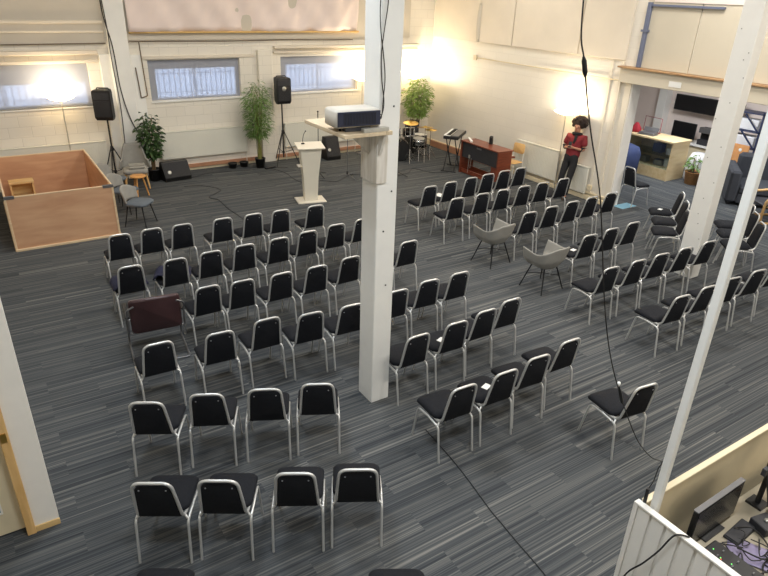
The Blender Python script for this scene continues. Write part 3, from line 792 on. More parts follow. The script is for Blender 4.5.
# microphone stands
def micstand(loc,rz,h,label,mt='black',boom=None,mic=True):
    t=THING('microphone_stand',label,'microphone stand',loc,rz,'microphone stands')
    g=G(); g.tube([(0,0,.09),(0,0,h)],.009,8); OBJ('pole',g,mt,t)
    g=G(); g.lathe([(.02,.08),(.025,.10),(.02,.16)],n=10); OBJ('hub',g,'black',t)
    for k in range(3):
        a=R(30+120*k); g=G(); g.tube([(0,0,.10),(math.cos(a)*.30,math.sin(a)*.30,.012)],.009,6); OBJ('leg',g,mt,t)
    if boom:
        g=G(); g.tube([(-boom[0]*.3,-boom[1]*.3,h-boom[2]*.3),boom[0:2]+(h+boom[2],)],.007,6); OBJ('boom',g,mt,t)
    if mic:
        p=Vector(boom[0:2]+(h+boom[2],)) if boom else Vector((0,0,h)); g=G(); g.tube([p,p+Vector((0,0,.1))],.013,8); g.ball(p+Vector((0,0,.13)),.024,10,8); OBJ('microphone_clip',g,'black',t)
    return t
micstand((6.78,13.4,0),R(0),1.42,'black straight microphone stand behind the lectern')
micstand((7.34,12.95,0),R(10),1.1,'chrome tripod microphone stand between lectern and white column','grey_metal',(-.45,.12,.28))
micstand((8.55,12.55,0),R(30),1.05,'low black microphone stand right behind the white column, before the drums','black',(.3,.1,.05),mic=False)

# ------------------------------------------------------------------ projector shelf on the column
t=THING('projector_shelf','pale wooden shelf bracketed high on the white column','shelf',(2.86,5.0,3.03))
OBJ('board',G().box(-.26,.17,-.36,.42,0,.035,b=.004).box(.1705,.235,-.36,-.215,0,.035,b=.003),'shelf_wood',t)
g=G(); g.box(.15,.27,-.236,-.2145,-.48,-.001,b=.003); g.box(.15,.178,-.214,.05,-.48,-.001,b=.003); OBJ('back_plate',g,'bracket_wood',t)
g=G(); g.add([(x,y,z) for x in (.16,.185) for y,z in ((-.34,-.002),(-.237,-.002),(-.237,-.2),(-.26,-.2))],[(0,1,2,3),(7,6,5,4),(0,4,5,1),(1,5,6,2),(2,6,7,3),(3,7,4,0)])
OBJ('brace',g,'bracket_wood',t); g=G()
g.add([(x,y,z) for y in (-.1,-.07) for x,z in ((-.08,-.002),(.148,-.002),(.148,-.22))],[(0,1,2),(5,4,3),(0,3,4,1),(1,4,5,2),(2,5,3,0)])
OBJ('brace',g,'bracket_wood',t)
t=THING('projector','cream and black projector sitting on the shelf of the white column','projector',(2.80,4.86,3.104),R(-4))
OBJ('housing',G().pad(rrect(.44,.27,.04,4),[(.012,0),(0,.015),(0,.130),(.01,.145),(.04,.152)]),'projector_white',t)
g=G(); g.box(-.205,.21,-.146,-.130,.012,.138,b=.004); OBJ('front_panel',g,'grille_blue',t)
g=G()
for i in range(22):
    x=-.15+i*.0145; g.box(x,x+.005,-.1495,-.1465,.025,.125)
OBJ('vent_fins',g,'black',t)
g=G(); g.box(-.12,.12,-.12,.12,-.034,0); OBJ('riser',g,'charcoal',t)
g=G(); g.tube([(.1,.14,.07),(.1,.18,.07)],.05,16); OBJ('lens',g,'black_gloss',t)
t=tag(OBJ('adapter_box',bx(-.13,.13,-.03,.03,0,.036,b=.004),'silver',None,(2.93,4.675,3.0655),R(0)),'slim silver box on the shelf edge in front of the projector','box')
g=G(); g.lathe([(.012,0),(.012,.02),(.008,.03)],n=8)
tag(OBJ('knob',g,'black',None,(2.66,4.83,3.0655)),'tiny black knob on the left part of the projector shelf','knob')
g=G()
for i,(a,b_) in enumerate((((3.06,4.775,4.9),.035),((3.085,4.772,4.9),-.03))):
    pts=[(3.04+.02*i,4.775,4.9)]
    for k in range(1,9):
        z=4.9-k*.2; pts.append((3.045+.02*i+b_*math.sin(k*1.1+i),4.772,z))
    pts.append((3.05,4.765,3.18)); pts.append((3.02,4.80,3.13))
    g.tube(catmull(pts,6),.0045,6)
g.tube([( 3.035+.02*math.cos(a),4.770,3.17+.022*math.sin(a)) for a in [k*PI/6 for k in range(24)]],.004,5)
tag(OBJ('projector_cables',g,'cable'),'black cables running down the white column to the projector','cable')

# ------------------------------------------------------------------ hanging cable to the pole
g=G(); P=catmull([(1.76,1.57,5.0),(1.80,1.57,4.19),(1.86,1.57,3.98),(1.95,1.57,3.75),(2.09,1.57,3.45),(2.26,1.57,2.94),(2.40,1.57,2.6),(2.58,1.57,2.28),(2.84,1.57,1.89),(3.05,1.57,1.66),(3.20,1.57,1.55),(3.205,1.58,1.48),(3.19,1.58,1.38),(3.19,1.6,1.30)],8)
g.tube(P,.0032,6)
hc=tag(OBJ('hanging_cable',g,'cable'),'long black cable drooping from above down to the slim white pole','cable')
for pp in ([(1.846,1.57,4.01),(1.853,1.57,3.995),(1.868,1.57,3.955),(1.873,1.57,3.94)],[(2.54,1.57,2.36),(2.565,1.57,2.31),(2.60,1.57,2.24),(2.615,1.57,2.22)]):
    OBJ('connector',G().tube(pp,[.004,.009,.009,.004],8),'black',hc)
g=G(); g.lathe([(.007,0),(.009,.01),(.007,.02)],(2.532,1.57,2.37),8); OBJ('metal_ring',g,'paper',hc)
g=G(); g.tube([(3.165,1.585,1.33),(3.165,1.585,1.19)],.012,8)
tag(OBJ('microphone_holder',g,'black'),'black holder hooked on the booth corner beside the white pole','holder')

# ------------------------------------------------------------------ sound booth
t=THING('sound_booth','white boarded booth around the sound desk in the near right corner','booth',(3.12,1.595,0))
OBJ('far_panel',bx(.06,2.2,-.014,.014,0,1.2),'cream',t)
OBJ('top_rail',G().box(.061,2.2,-.022,.022,1.2005,1.212,b=.004),'cream',t)
g=G()
y=-.0
for k in range(9): 
    g.box(0,.018,-.09-k*.105,-.002-k*.105+.0,0,1.195,b=.004)
g.box(.018,.035,-1.0,-.03,0,1.19); g.box(-.006,.045,.0,.03,0,1.2)
OBJ('board_panel',g,'white_cool',t)
OBJ('top_capping',bx(-.008,.04,-.96,.0301,1.2005,1.215,b=.003),'white_cool',t)
g=G(); g.tube(catmull([(3.15,1.25,1.22),(3.09,1.31,1.21),(3.085,1.37,1.02),(3.085,1.44,.84),(3.085,1.54,.6),(3.08,1.57,.2)],6),.006,6)
tag(OBJ('booth_cable',g,'cable'),'thin dark cable lying down the white boards of the booth','cable')
t=THING('sound_desk','cream table top inside the booth under the mixing equipment','desk',(4.2,1.15,0))
OBJ('desktop',bx(-1.03,1.1,-.6,.34,.70,.73,b=.005),'desk',t)
for sx in (-.95,1.0):
    for sy in (-.5,.3): OBJ('leg',bx(sx-.025,sx+.025,sy-.025,sy+.025,0,.70),'dark_metal',t)
t=THING('mixing_console','black mixing console crowded with faders and coloured lights','mixer',(3.52,1.12,.731),R(0))
Mx=Matrix.Rotation(R(-6),4,'Y')
g=G(); g.box(-.24,.22,-.45,.20,0,.07,b=.01); OBJ('chassis',g,'black',t)
for nm,mt,c in (('fader','fader',36),('indicator_light','led_green',18),('indicator_light','led_red',8),('indicator_light','led_blue',6)):
    for k in range(c):
        x=random.uniform(-.2,.12); y=random.uniform(-.42,.18)
        if nm=='fader': x=-.2+(k%6)*.07; y=-.42+(k//6)*.105; o=OBJ(nm,bx(x,x+.018,y,y+.008,.0705,.08),mt,t)
        else: o=OBJ(nm,bx(x,x+.006,y,y+.006,.0705,.076),mt,t)
g=G(); g.box(.02,.18,-.40,-.2,.0705,.078); OBJ('teal_strip',g,'teal_strip',t)
t=THING('computer_monitor','black computer monitor seen from behind its top edge in the booth','monitor',(3.84,1.425,.731),R(1))
g=G(); g.box(-.30,.30,-.02,.015,.02,.34,b=.006); OBJ('screen_housing',g,'black',t)
g=G(); g.box(-.30,.30,-.0215,.0165,.3405,.348); OBJ('top_edge',g,'grey_metal',t)
OBJ('screen',bx(-.285,.285,-.024,-.0205,.035,.33),'screen_dark',t)
g=G(); g.box(-.03,.03,.016,.04,.0,.2); g.box(-.12,.12,-.06,.06,0,.012); OBJ('stand',g,'black',t)
t=THING('keyboard_arm','black articulated arm and stand crowded beside the booth monitor','stand',(4.42,1.38,.731))
g=G(); g.tube([(0,0,0),(0,0,.42)],.02,8); g.box(-.06,.06,-.06,.06,0,.02); OBJ('post',g,'black',t)
g=G(); g.tube(smooth_path([(0,0,.38),(.18,.05,.5),(.42,.08,.62)],.05,3),.028,8); g.tube([(0,0,.3),(-.1,-.12,.12)],.02,8); OBJ('arm',g,'black',t)
g=G(); g.box(-.06,.08,-.10,.0,.36,.44,b=.01); g.box(.08,.2,-.06,.06,.28,.40,b=.01); g.box(-.12,-.07,-.02,.01,.34,.40); OBJ('clamp_block',g,'charcoal',t)
t=tag(OBJ('brown_box',bx(-.05,.05,-.09,.09,0,.12,b=.006),'brown_box',None,(4.44,1.20,.731),R(20)),'small dark brown box beside the black arm in the booth','box')
g=G(); g.grid(lambda u,v:((u-.5)*.22,(v-.5)*.30,.006+.006*math.sin(u*9+v*5)),10,10,thick=.004)
tag(OBJ('crumpled_papers',g,'purple_paper',None,(3.90,1.14,.733),R(25)),'loose lilac-grey papers between mixer and monitor in the booth','papers')
g=G(); g.box(-.1,.1,-.08,.08,0,.05,b=.008)
tag(OBJ('audio_interface',g,'charcoal',None,(4.0,.88,.731),R(15)),'dark grey audio box on the desk right of the mixer','audio device')
for k,(pts,lb) in enumerate(((((3.80,1.2,.80),(3.9,1.05,.77),(4.05,1.1,.755),(4.12,1.25,.755),(4.0,1.32,.765)),'black cable loop curling over the papers in the booth'),
    (((3.76,.99,.78),(3.88,1.04,.76),(4.1,1.03,.745),(4.3,1.14,.745),(4.42,1.10,.745)),'black cable running right across the booth desk'),
    (((4.5,1.3,.76),(4.6,1.15,.80),(4.75,1.2,.95),(4.8,1.35,1.0)),'black cable arching at the right side of the booth desk'))):
    tag(OBJ('desk_cable',G().tube(catmull(pts,6),.006,6),'cable'),lb,'cable')
g=G(); g.tube([(0,0,0),(.0,.0,.02)],.05,20)
tag(OBJ('headphone_ring',G().tube([(.09*math.cos(a),.11*math.sin(a),.012) for a in [k*PI/10 for k in range(20)]],.012,8,closed=True),'black',None,(4.35,.98,.732)),'black headphone band lying on the cream booth desk','headphones')

t=THING('rack_unit','black rack case behind the booth monitor by the cream panel','equipment case',(3.40,1.39,.731))
OBJ('case',bx(-.12,.09,-.055,.09,0,.16,b=.008),'black',t)
OBJ('face',bx(-.10,.08,-.060,-.0555,.02,.14),'charcoal',t)
t=THING('computer_keyboard','black computer keyboard lying in front of the booth monitor','keyboard',(4.06,1.29,.731),R(4))
OBJ('tray',bx(-.18,.10,-.055,.055,0,.018,b=.004),'black',t)
OBJ('keys',bx(-.17,.09,-.046,.046,.0185,.024),'charcoal',t)
t=THING('effects_box','dark effects box beyond the lilac papers on the booth desk','audio device',(4.22,1.22,.731),R(-12))
OBJ('case',bx(-.08,.08,-.07,.07,0,.07,b=.006),'charcoal',t)
OBJ('dial',G().lathe([(.018,.071),(.016,.085),(.004,.086)],n=10),'silver',t)
g=G()
for k in range(9):
    x,y=3.78+.09*(k%3),1.0+.12*(k//3); g.tube(catmull([(x+random.uniform(-.08,.08),y+random.uniform(-.08,.08),.745+.012*q+random.uniform(0,.015)) for q in range(5)],5),.0045,5)
tag(OBJ('cable_tangle',g,'cable'),'tangle of thin black cables over the papers beside the mixer','cables',kind='stuff')
# ------------------------------------------------------------------ floor lamps
def lamp(loc,h,label,power):
    t=THING('floor_lamp',label,'floor lamp',loc,0,'uplighter floor lamps')
    OBJ('base',G().lathe([(.13,0),(.13,.015),(.02,.03)],n=20),'grey_metal',t)
    OBJ('pole',G().tube([(0,0,.02),(0,0,h-.10)],.011,8),'silver',t)
    g=G(); g.lathe([(.03,h-.09),(.12,h-.07),(.22,h-.035),(.27,h),(.262,h),(.21,h-.028),(.12,h-.058),(.03,h-.075)],n=28,cap=False); OBJ('lamp_shade',g,'shade_glow',t)
    OBJ('bulb',G().ball((0,0,h-.03),.03,10,8),'shade_glow',t)
    l=bpy.data.lights.new('lamp_bulb_light','POINT'); l.energy=power; l.color=(1.0,.86,.64); l.shadow_soft_size=.07
    o=bpy.data.objects.new('lamp_bulb_light',l); COL.objects.link(o); o.location=(loc[0],loc[1],h+.05)
lamp((1.52,14.93,0),1.95,'lit floor lamp glowing against the left window behind the pen',46)
lamp((8.90,14.92,0),2.05,'lit floor lamp just left of the column top, before the back wall',70)
lamp((10.60,14.98,0),2.02,'lit floor lamp in the far corner above the drum kit',90)
lamp((11.13,9.70,0),1.88,'lit floor lamp beside the person against the right wall',60)

# ------------------------------------------------------------------ plants
def leaf(g,p,d,L,w,droop=.3):
    d=Vector(d).normalized(); s=d.cross(Vector((0,0,1)))
    s=s.normalized() if s.length>.01 else Vector((1,0,0)); s.rotate(Matrix.Rotation(random.uniform(-.9,.9),3,d))
    p=Vector(p); a=p+d*L*.4; b=p+d*L*.75-Vector((0,0,L*droop*.4)); e=p+d*L-Vector((0,0,L*droop))
    g.add([p,a+s*w/2,b+s*w*.38,e,b-s*w*.38,a-s*w/2],[(0,1,5),(1,2,4,5),(2,3,4)])
def pot(t,r,h,mt='pot_black'):
    OBJ('pot',G().lathe([(r*.78,0),(r,h),(r*1.04,h),(r*1.04,h-.02),(r*.9,h-.02),(r*.9,h-.04)],n=20),mt,t)
    OBJ('soil',G().lathe([(.01,h-.045),(r*.88,h-.04),(r*.5,h-.03),(.01,h-.025)],n=16),'soil',t)
def bush(name,label,loc,r,h,z0,z1,rad,n,L,w,mt,stems,dro=.4,vert=.3,potm='pot_black'):
    t=THING(name,label,'plant',loc); pot(t,r,h,potm)
    g=G(); tips=[]
    for k in range(stems):
        a=random.uniform(0,2*PI); q=random.uniform(.1,1)*rad*.6
        e=Vector((math.cos(a)*q,math.sin(a)*q,random.uniform(z0+(z1-z0)*.6,z1)))
        b=Vector((math.cos(a)*r*.4*random.random(),math.sin(a)*r*.4*random.random(),h-.04)); tips.append((b,e))
        g.tube([b,b.lerp(e,.5)+Vector((0,0,.03)),e],[.011,.008,.004],6)
    OBJ('stem',g,'stem' if vert>.5 else 'trunk',t)
    g=G()
    for k in range(n):
        b,e=random.choice(tips); f=random.uniform(max(0,(z0-b.z)/(e.z-b.z)),1); p=b.lerp(e,f)
        sw=math.sin(PI*min(1,max(0.08,(p.z-z0)/(z1-z0)*.9+.08)))*.6+.4
        a=random.uniform(0,2*PI); q=random.random()**.6*rad*sw
        p=Vector((p.x*.6+math.cos(a)*q,p.y*.6+math.sin(a)*q,p.z+random.uniform(-.04,.04)))
        leaf(g,p,(math.cos(a),math.sin(a),random.uniform(-.2,vert)),L*random.uniform(.7,1.2),w*random.uniform(.8,1.2),dro)
    OBJ('foliage',g,mt,t); return t
bush('rubber_plant','dark green leafy potted plant by the pilaster behind the floor monitor',(3.17,14.72,0),.15,.28,.55,1.52,.24,600,.13,.06,'leaf_dark',9)
bush('bamboo_plant','tall potted bamboo before the back wall between window and loudspeaker',(5.80,14.74,0),.13,.25,.75,2.12,.30,1700,.17,.017,'leaf_mid',16,.5,.6)
bush('corner_plant','tall light green bushy plant in the far corner behind the drums',(10.62,14.70,0),.2,.3,.95,1.98,.34,1500,.13,.038,'leaf_light',12)
for x,lb in ((5.16,'left of two small black pots on the floor beside the bamboo'),(5.46,'right of two small black pots on the floor beside the bamboo')):
    t=THING('empty_pot',lb,'pot',(x,15.0,0)); pot(t,.11,.13)

# ------------------------------------------------------------------ drum kit
t=THING('drum_kit','dark drum kit with chrome stands and brass cymbals in the far corner','drum kit',(9.72,13.78,0),R(-22))
def drum(name,c,r,d,rot,shell='drum_shell'):
    M=rot; g=G(); g.lathe([(r,-d/2),(r,d/2)],c,24,M,cap=True); o=OBJ(name,g,shell,t)
    g=G()
    for s in (-1,1): g.lathe([(r*1.03,s*d/2-.012),(r*1.05,s*d/2),(r*1.03,s*d/2+.012)],c,24,M,cap=False)
    for k in range(8):
        a=2*PI*k/8; q=[Vector((r*1.05*math.cos(a),r*1.05*math.sin(a),z)) for z in (-d/2,d/2)]
        g.tube([M@q[0]+Vector(c),M@q[1]+Vector(c)],.006,5)
    OBJ('hoop',g,'chrome',o)
    g=G(); g.lathe([(.005,d/2+.006),(r,d/2+.004)],c,24,M,cap=False); OBJ('drum_head',g,'black' if name=='bass_drum' else 'drum_head',o)
RX=lambda a:Matrix.Rotation(R(a),3,'X')
drum('bass_drum',(-.25,.0,.29),.27,.4,RX(90)); drum('tom_drum',(-.38,.02,.74),.14,.2,RX(-15)); drum('tom_drum',(.0,.05,.74),.16,.22,RX(-15))
drum('floor_tom',(.42,.42,.42),.19,.36,RX(0)); drum('snare_drum',(.28,-.05,.52),.17,.14,RX(4),'chrome')
def stand(x,y,h):
    g=G(); g.tube([(x,y,.25),(x,y,h)],.011,6)
    for k in range(3):
        a=R(120*k+20); g.tube([(x,y,.35),(x+.2*math.cos(a),y+.2*math.sin(a),.01)],.009,6); g.tube([(x,y,.2),(x+.12*math.cos(a),y+.12*math.sin(a),.18)],.006,5)
    return g
def cym(x,y,z,r,tilt):
    OBJ('cymbal_stand',stand(x,y,z),'chrome',t)
    g=G(); g.lathe([(r,0),(r*.5,.012),(r*.18,.02),(r*.12,.035),(.01,.04),(.01,.034),(r*.18,.014),(r*.5,.006),(r,-.003)],(x,y,z),28,RX(tilt),cap=False); OBJ('cymbal',g,'brass',t)
cym(-.02,-.28,1.05,.20,8); cym(.40,-.2,.92,.22,-6); cym(-.62,.15,1.1,.2,10); cym(.62,.05,.80,.17,0)
OBJ('snare_stand',stand(.28,-.05,.44),'chrome',t); OBJ('tom_mount',G().tube([(-.25,0,.55),(-.25,.03,.7)],.014,6).tube([(-.25,.03,.68),(-.38,.02,.68)],.01,6).tube([(-.25,.03,.68),(0,.04,.66)],.01,6),'chrome',t)
for k in range(3):
    a=R(120*k); OBJ('tom_leg',G().tube([(.42+.2*math.cos(a),.42+.2*math.sin(a),.0),(.42+.2*math.cos(a),.42+.2*math.sin(a),.5)],.008,6),'chrome',t)
for sx in (-1,1): OBJ('bass_drum_spur',G().tube([(-.25+sx*.2,-.15,.2),(-.25+sx*.32,-.22,.0)],.009,6),'chrome',t)
t=pa_speaker((10.22,14.40,0),R(10),'dark brown amplifier box behind the drum kit','x' and .36,.92,.26,handle=False,badge=False)
t['group']='backline boxes'; t.name='amplifier'

# ------------------------------------------------------------------ keyboard on X-stand
t=THING('stage_keyboard','silver-grey stage keyboard on a black crossed stand beside the piano','keyboard',(10.22,12.47,0),R(218))
g=G(); g.box(-.46,.46,-.17,.22,.86,.94,b=.012); OBJ('body',g,'black',t)
g=G(); g.box(-.40,.40,.03,.20,.9405,.95); OBJ('control_panel',g,'grey_metal',t)
g=G()
for k in range(28): g.box(-.44+k*.0315,-.44+k*.0315+.029,-.165,-.0,.9405,.955)
OBJ('white_keys',g,'paper',t)
g=G()
for k in range(27):
    if k%7 not in (2,6): g.box(-.44+k*.0315+.021,-.44+k*.0315+.037,-.10,-.0,.9555,.965)
OBJ('black_keys',g,'black_gloss',t)
for sy in (-.14,.14):
    g=G(); g.tube([(-.34,sy,.84),(.34,sy,.02)],.014,8); OBJ('stand_leg',g,'black',t)
    g=G(); g.tube([(.34,sy*.8,.84),(-.34,sy*.8,.02)],.014,8); OBJ('stand_leg',g,'black',t)
g=G(); 
for x in (-.34,.34): g.tube([(x,-.2,.015),(x,.2,.015)],.014,8); g.tube([(x,-.16,.848),(x,.16,.848)],.012,8)
OBJ('cross_bar',g,'black',t)
# digital piano
t=THING('digital_piano','reddish brown digital piano with its back turned to the chairs','piano',(10.42,11.42,0),R(-91))
# local x along the piano, -y = side towards the room
for sx in (-1,1): OBJ('side_panel',bx(sx*.70-.022,sx*.70+.022,-.23,.2,0,.80,b=.004),'mahogany',t)
OBJ('top_lid',bx(-.725,.725,-.24,.24,.801,.83,b=.004),'mahogany',t)
OBJ('back_panel',bx(-.675,.675,-.20,-.18,.42,.80),'charcoal',t)
OBJ('key_case',bx(-.675,.675,-.178,.22,.60,.80),'charcoal',t)
g=G()
for k in range(40): g.box(-.62+k*.031,-.62+k*.031+.028,.222,.33,.66,.68)
OBJ('keys',g,'paper',t); OBJ('key_bed',bx(-.675,.675,.221,.35,.62,.659),'mahogany',t)
OBJ('bottom_rail',bx(-.675,.675,-.20,-.17,.02,.12),'mahogany',t)
OBJ('pedal_board',bx(-.675,.675,.05,.07,.03,.16),'mahogany',t)
OBJ('inner_stile',bx(.46,.675,-.19,-.165,.12,.42),'mahogany',t)
OBJ('socket_panel',bx(-.12,.06,-.205,-.2005,.72,.76),'grey_metal',t)
g=G(); g.tube([(-.36,-.215,.5),(-.36,-.225,.25),(-.38,-.22,.06)],.006,6); g.tube([(-.28,-.215,.45),(-.29,-.225,.2)],.006,6); g.box(-.385,-.34,-.225,-.206,.44,.52)
OBJ('power_lead',g,'silver',t)
g=G(); g.tube([(0,0,0),(0,0,.17)],.05,14); g.ball((0,0,.17),(.05,.05,.03),12,6)
tag(OBJ('table_speaker',g,'black',None,(10.58,11.45,.832)),'small black object standing on top of the brown piano','speaker')
g=G(); g.box(-.22,.22,-.03,.03,0,.04,b=.006)
tag(OBJ('white_box_strip',g,'paper',None,(10.36,11.98,.832),R(60)),'long white strip lying at the keyboard end of the piano','strip')
# wooden chair by the wall
t=THING('wooden_chair','light wooden chair with white metal legs between piano and radiator','chair',(10.98,11.02,0),R(95))
OBJ('seat',G().pad(rrect(.38,.36,.05,4,0,0),[(.01,.43),(0,.436),(0,.446),(.01,.452)]),'beech',t)
OBJ('backrest',G().pad(rrect(.36,.24,.05,4,0,0),[(.01,-.008),(0,0),(.01,.008)],lambda p:(p[0],-.19-.12*p[1]+p[2]+.25*p[0]**2,.76+p[1])),'beech',t)
for sx in (-1,1):
    g=G(); g.tube(smooth_path([(sx*.17,-.22,0),(sx*.16,-.17,.44),(sx*.15,-.205,.84)],.04,3),.011,8); OBJ('leg',g,'paper',t)
    g=G(); g.tube([(sx*.17,.17,0),(sx*.16,.14,.43)],.011,8); OBJ('leg',g,'paper',t)

# ------------------------------------------------------------------ cables on the floor
def fcable(pts,lb,r=.006): tag(OBJ('floor_cable',G().tube(catmull([(x,y,r+.001) for x,y in pts],6),r,6),'floor_cable'),lb,'cable')
fcable([(3.30,4.1),(3.25,3.54),(3.18,3.1),(3.14,2.89),(3.12,2.7),(3.10,2.53),(3.06,2.13),(3.0,1.9)],'dark cable crossing the carpet between near chairs and the booth',.0055)
fcable([(3.6,13.9),(3.98,13.8),(4.25,13.3),(3.85,12.9),(3.97,12.6),(3.95,12.0),(3.99,11.25),(3.95,10.2)],'black cable snaking over the stage towards the front row')
fcable([(5.9,14.6),(5.99,14.5),(6.14,13.98),(6.10,13.4),(6.13,13.1),(6.2,12.4)],'black cable running from the bamboo to the lectern')
fcable([(3.9,14.5),(4.4,14.75),(4.9,14.7),(5.4,14.6),(5.9,14.62),(6.4,14.4)],'black cable lying along the stage below the back wall')
fcable([(6.6,13.0),(6.95,12.75),(7.5,13.1),(7.9,13.0),(8.4,12.8)],'black cable by the chrome stand behind the projector column')
fcable([(8.3,12.5),(8.9,12.6),(9.3,12.9),(9.5,12.4),(9.9,12.2)],'black cable on the carpet before the drum kit')
t=tag(OBJ('power_strip',bx(-.15,.15,-.04,.04,0,.04,b=.006),'black',None,(5.98,14.55,0),R(12)),'black power strip on the floor in front of the bamboo','power strip')
tag(OBJ('blue_mat',bx(-.24,.24,-.12,.14,0,.006),'blue_mat',None,(11.80,8.36-.18,0.0),R(0)),'light blue sheet on the floor at the foot of the white door post','mat')
g=G(); g.box(-.05,.05,-.03,.03,0,.11,b=.004)
tag(OBJ('wall_socket',g,'cream',None,(XR-.12,8.86,.26),R(90)),'cream socket box on the right wall near the door post','socket')

# ------------------------------------------------------------------ hall things
t=THING('display_cabinet','light wooden display cabinet with glass front in the hall','cabinet',(14.85,9.75,0),R(-90))
# local x = -y world ; local -y = towards the room
OBJ('end_panel',bx(.67,.70,-.36,.36,0,.95),'birch',t); OBJ('end_panel',bx(-.70,-.67,-.36,.36,0,.95),'birch',t)
OBJ('worktop',bx(-.75,.73,-.38,.38,.951,1.0,b=.005),'birch',t); OBJ('base',bx(-.67,.67,-.34,.35,0,.28),'birch',t)
OBJ('back_board',bx(-.67,.67,.33,.35,.28,.95),'birch',t); OBJ('shelf',bx(-.67,.67,-.3,.33,.58,.60),'showcase_glass',t)
OBJ('glass_front',bx(-.67,.67,-.345,-.34,.28,.95),'showcase_glass',t)
for k,(x,z,w,h,mt,lb,y) in enumerate(((.2,.281,.25,.14,'felt_grey','grey box on the lower shelf of the display cabinet',0),(.42,.281,.14,.2,'paper','white carton on the lower cabinet shelf',.05),(.10,.601,.26,.22,'grey_metal','grey item on the upper cabinet shelf',0),(-.25,.281,.2,.15,'felt_grey','grey item at the cabinet lower left',0),(.45,.601,.14,.16,'crate_white','white item on the upper cabinet shelf',0))):
    tag(OBJ('shelf_item',bx(-w/2,w/2,-.1,.1,0,h,b=.01),mt,None,(14.85+y,9.75-x,z),R(-90)),lb,'box')
g=G(); g.box(-.22,.22,-.15,.15,0,.02,b=.004); g.box(-.2,.2,-.12,.12,.0205,.06,b=.01); M4=Matrix.Translation((0,.13,.06))@Matrix.Rotation(R(-35),4,'X'); g.box(-.2,.2,-.005,.005,0,.12,M=M4)
tag(OBJ('printer',g,'grey_metal',None,(14.72,9.98,1.001),R(-80)),'grey office device on top of the display cabinet','printer')
g=G(); g.loft([[Vector((x*s,y*s,z)) for x,y in rrect(.26,.2,.05,3)] for z,s in ((0,1),(.08,.95),(.16,.6),(.24,.25))])
tag(OBJ('red_bag',g,'red_cloth',None,(14.75,10.38,1.001),R(-80)),'crumpled red bag at the left end of the display cabinet','bag')
g=G(); g.box(-.28,.28,-.02,.02,0,.02); g.tube([(-.27,0,.02),(-.27,0,.38),(.27,0,.38),(.27,0,.02)],.009,6)
tag(OBJ('red_wire_frame',g,'red_frame',None,(15.1,10.15,1.001),R(-95)),'thin red wire frame standing on the display cabinet','frame')
g=G(); g.pad(rrect(.7,.7,.15,4),[(.05,0),(0,.05),(0,.6),(.05,.75),(.2,.82)],lambda p:(p[0]+.02*math.sin(p[2]*9),p[1]+.02*math.sin(p[2]*7+p[0]*5),p[2]))
tag(OBJ('blue_beanbag',g,'blue_fabric',None,(13.95,10.05,0)),'big blue fabric sack standing left of the display cabinet','beanbag')
t=THING('wall_television','wide black television high on the hall wall above the worktop','television',(16.70,9.75,1.42),R(-90))
OBJ('housing',bx(-.92,1.05,-.03,.03,0,.42,b=.006),'black',t); OBJ('screen',bx(-.90,1.03,-.034,-.031,.02,.40),'screen_dark',t)
OBJ('wall_bracket',bx(-.2,.2,.031,.29,.1,.3),'black',t)
t=THING('hall_counter','cream worktop along the hall wall under the television','counter',(16.6,9.6,0))
OBJ('worktop',bx(-.3,.39,-2.4,1.35,.62,.66,b=.004),'white_paint',t); OBJ('cupboard',bx(-.24,.39,-2.3,1.3,0,.62),'cream',t)
t=THING('hall_monitor','black monitor standing on the hall worktop','monitor',(16.5,10.1,.661),R(-90))
OBJ('housing',bx(-.35,.35,-.02,.03,.06,.5,b=.008),'black',t); OBJ('screen',bx(-.33,.33,-.024,-.021,.08,.48),'screen_dark',t)
OBJ('foot',G().box(-.12,.12,-.1,.1,0,.015).box(-.03,.03,0,.02,.0,.1),'black',t)
t=THING('coffee_machine','tall dark coffee machine right of the hall monitor','machine',(16.55,9.45,.661),R(-90))
OBJ('body',bx(-.16,.16,-.12,.14,0,.14,b=.01),'charcoal',t); OBJ('tower',bx(-.16,.16,.0,.14,.14,.45,b=.01),'black',t); OBJ('head',bx(-.16,.16,-.14,-.001,.32,.46,b=.01),'grey_metal',t)
for k,(x,y,mt,lb,w,h) in enumerate(((16.42,9.02,'crate_white','white tub on the hall worktop beside the coffee machine',.10,.14),(16.40,8.78,'paper','white carton on the hall worktop near the thick column',.12,.2),(16.42,10.7,'crate_white','low white tray on the hall worktop left of monitor',.16,.06))):
    tag(OBJ('counter_item',bx(-w,w,-w*.6,w*.6,0,h,b=.01),mt,None,(x,y,.661),R(-90)),lb,'container')
t=bush('basket_plant','green plant in a brown wicker basket right of the display cabinet',(14.95,8.62,0),.2,.32,.36,.72,.17,70,.15,.04,'leaf_mid',6,potm='basket')
for k,(y,z,lb) in enumerate(((8.78,0,'clear plastic bag pile standing behind the basket plant'),)):
    g=G(); g.pad(rrect(.45,.5,.1,4),[(.03,0),(0,.05),(.02,.5),(.08,.7)],lambda p:(p[0]+.03*math.sin(p[2]*14),p[1]+.03*math.sin(p[2]*11+2),p[2])); tag(OBJ('plastic_bag',g,'crate_white',None,(15.35,y,z)),lb,'bag')
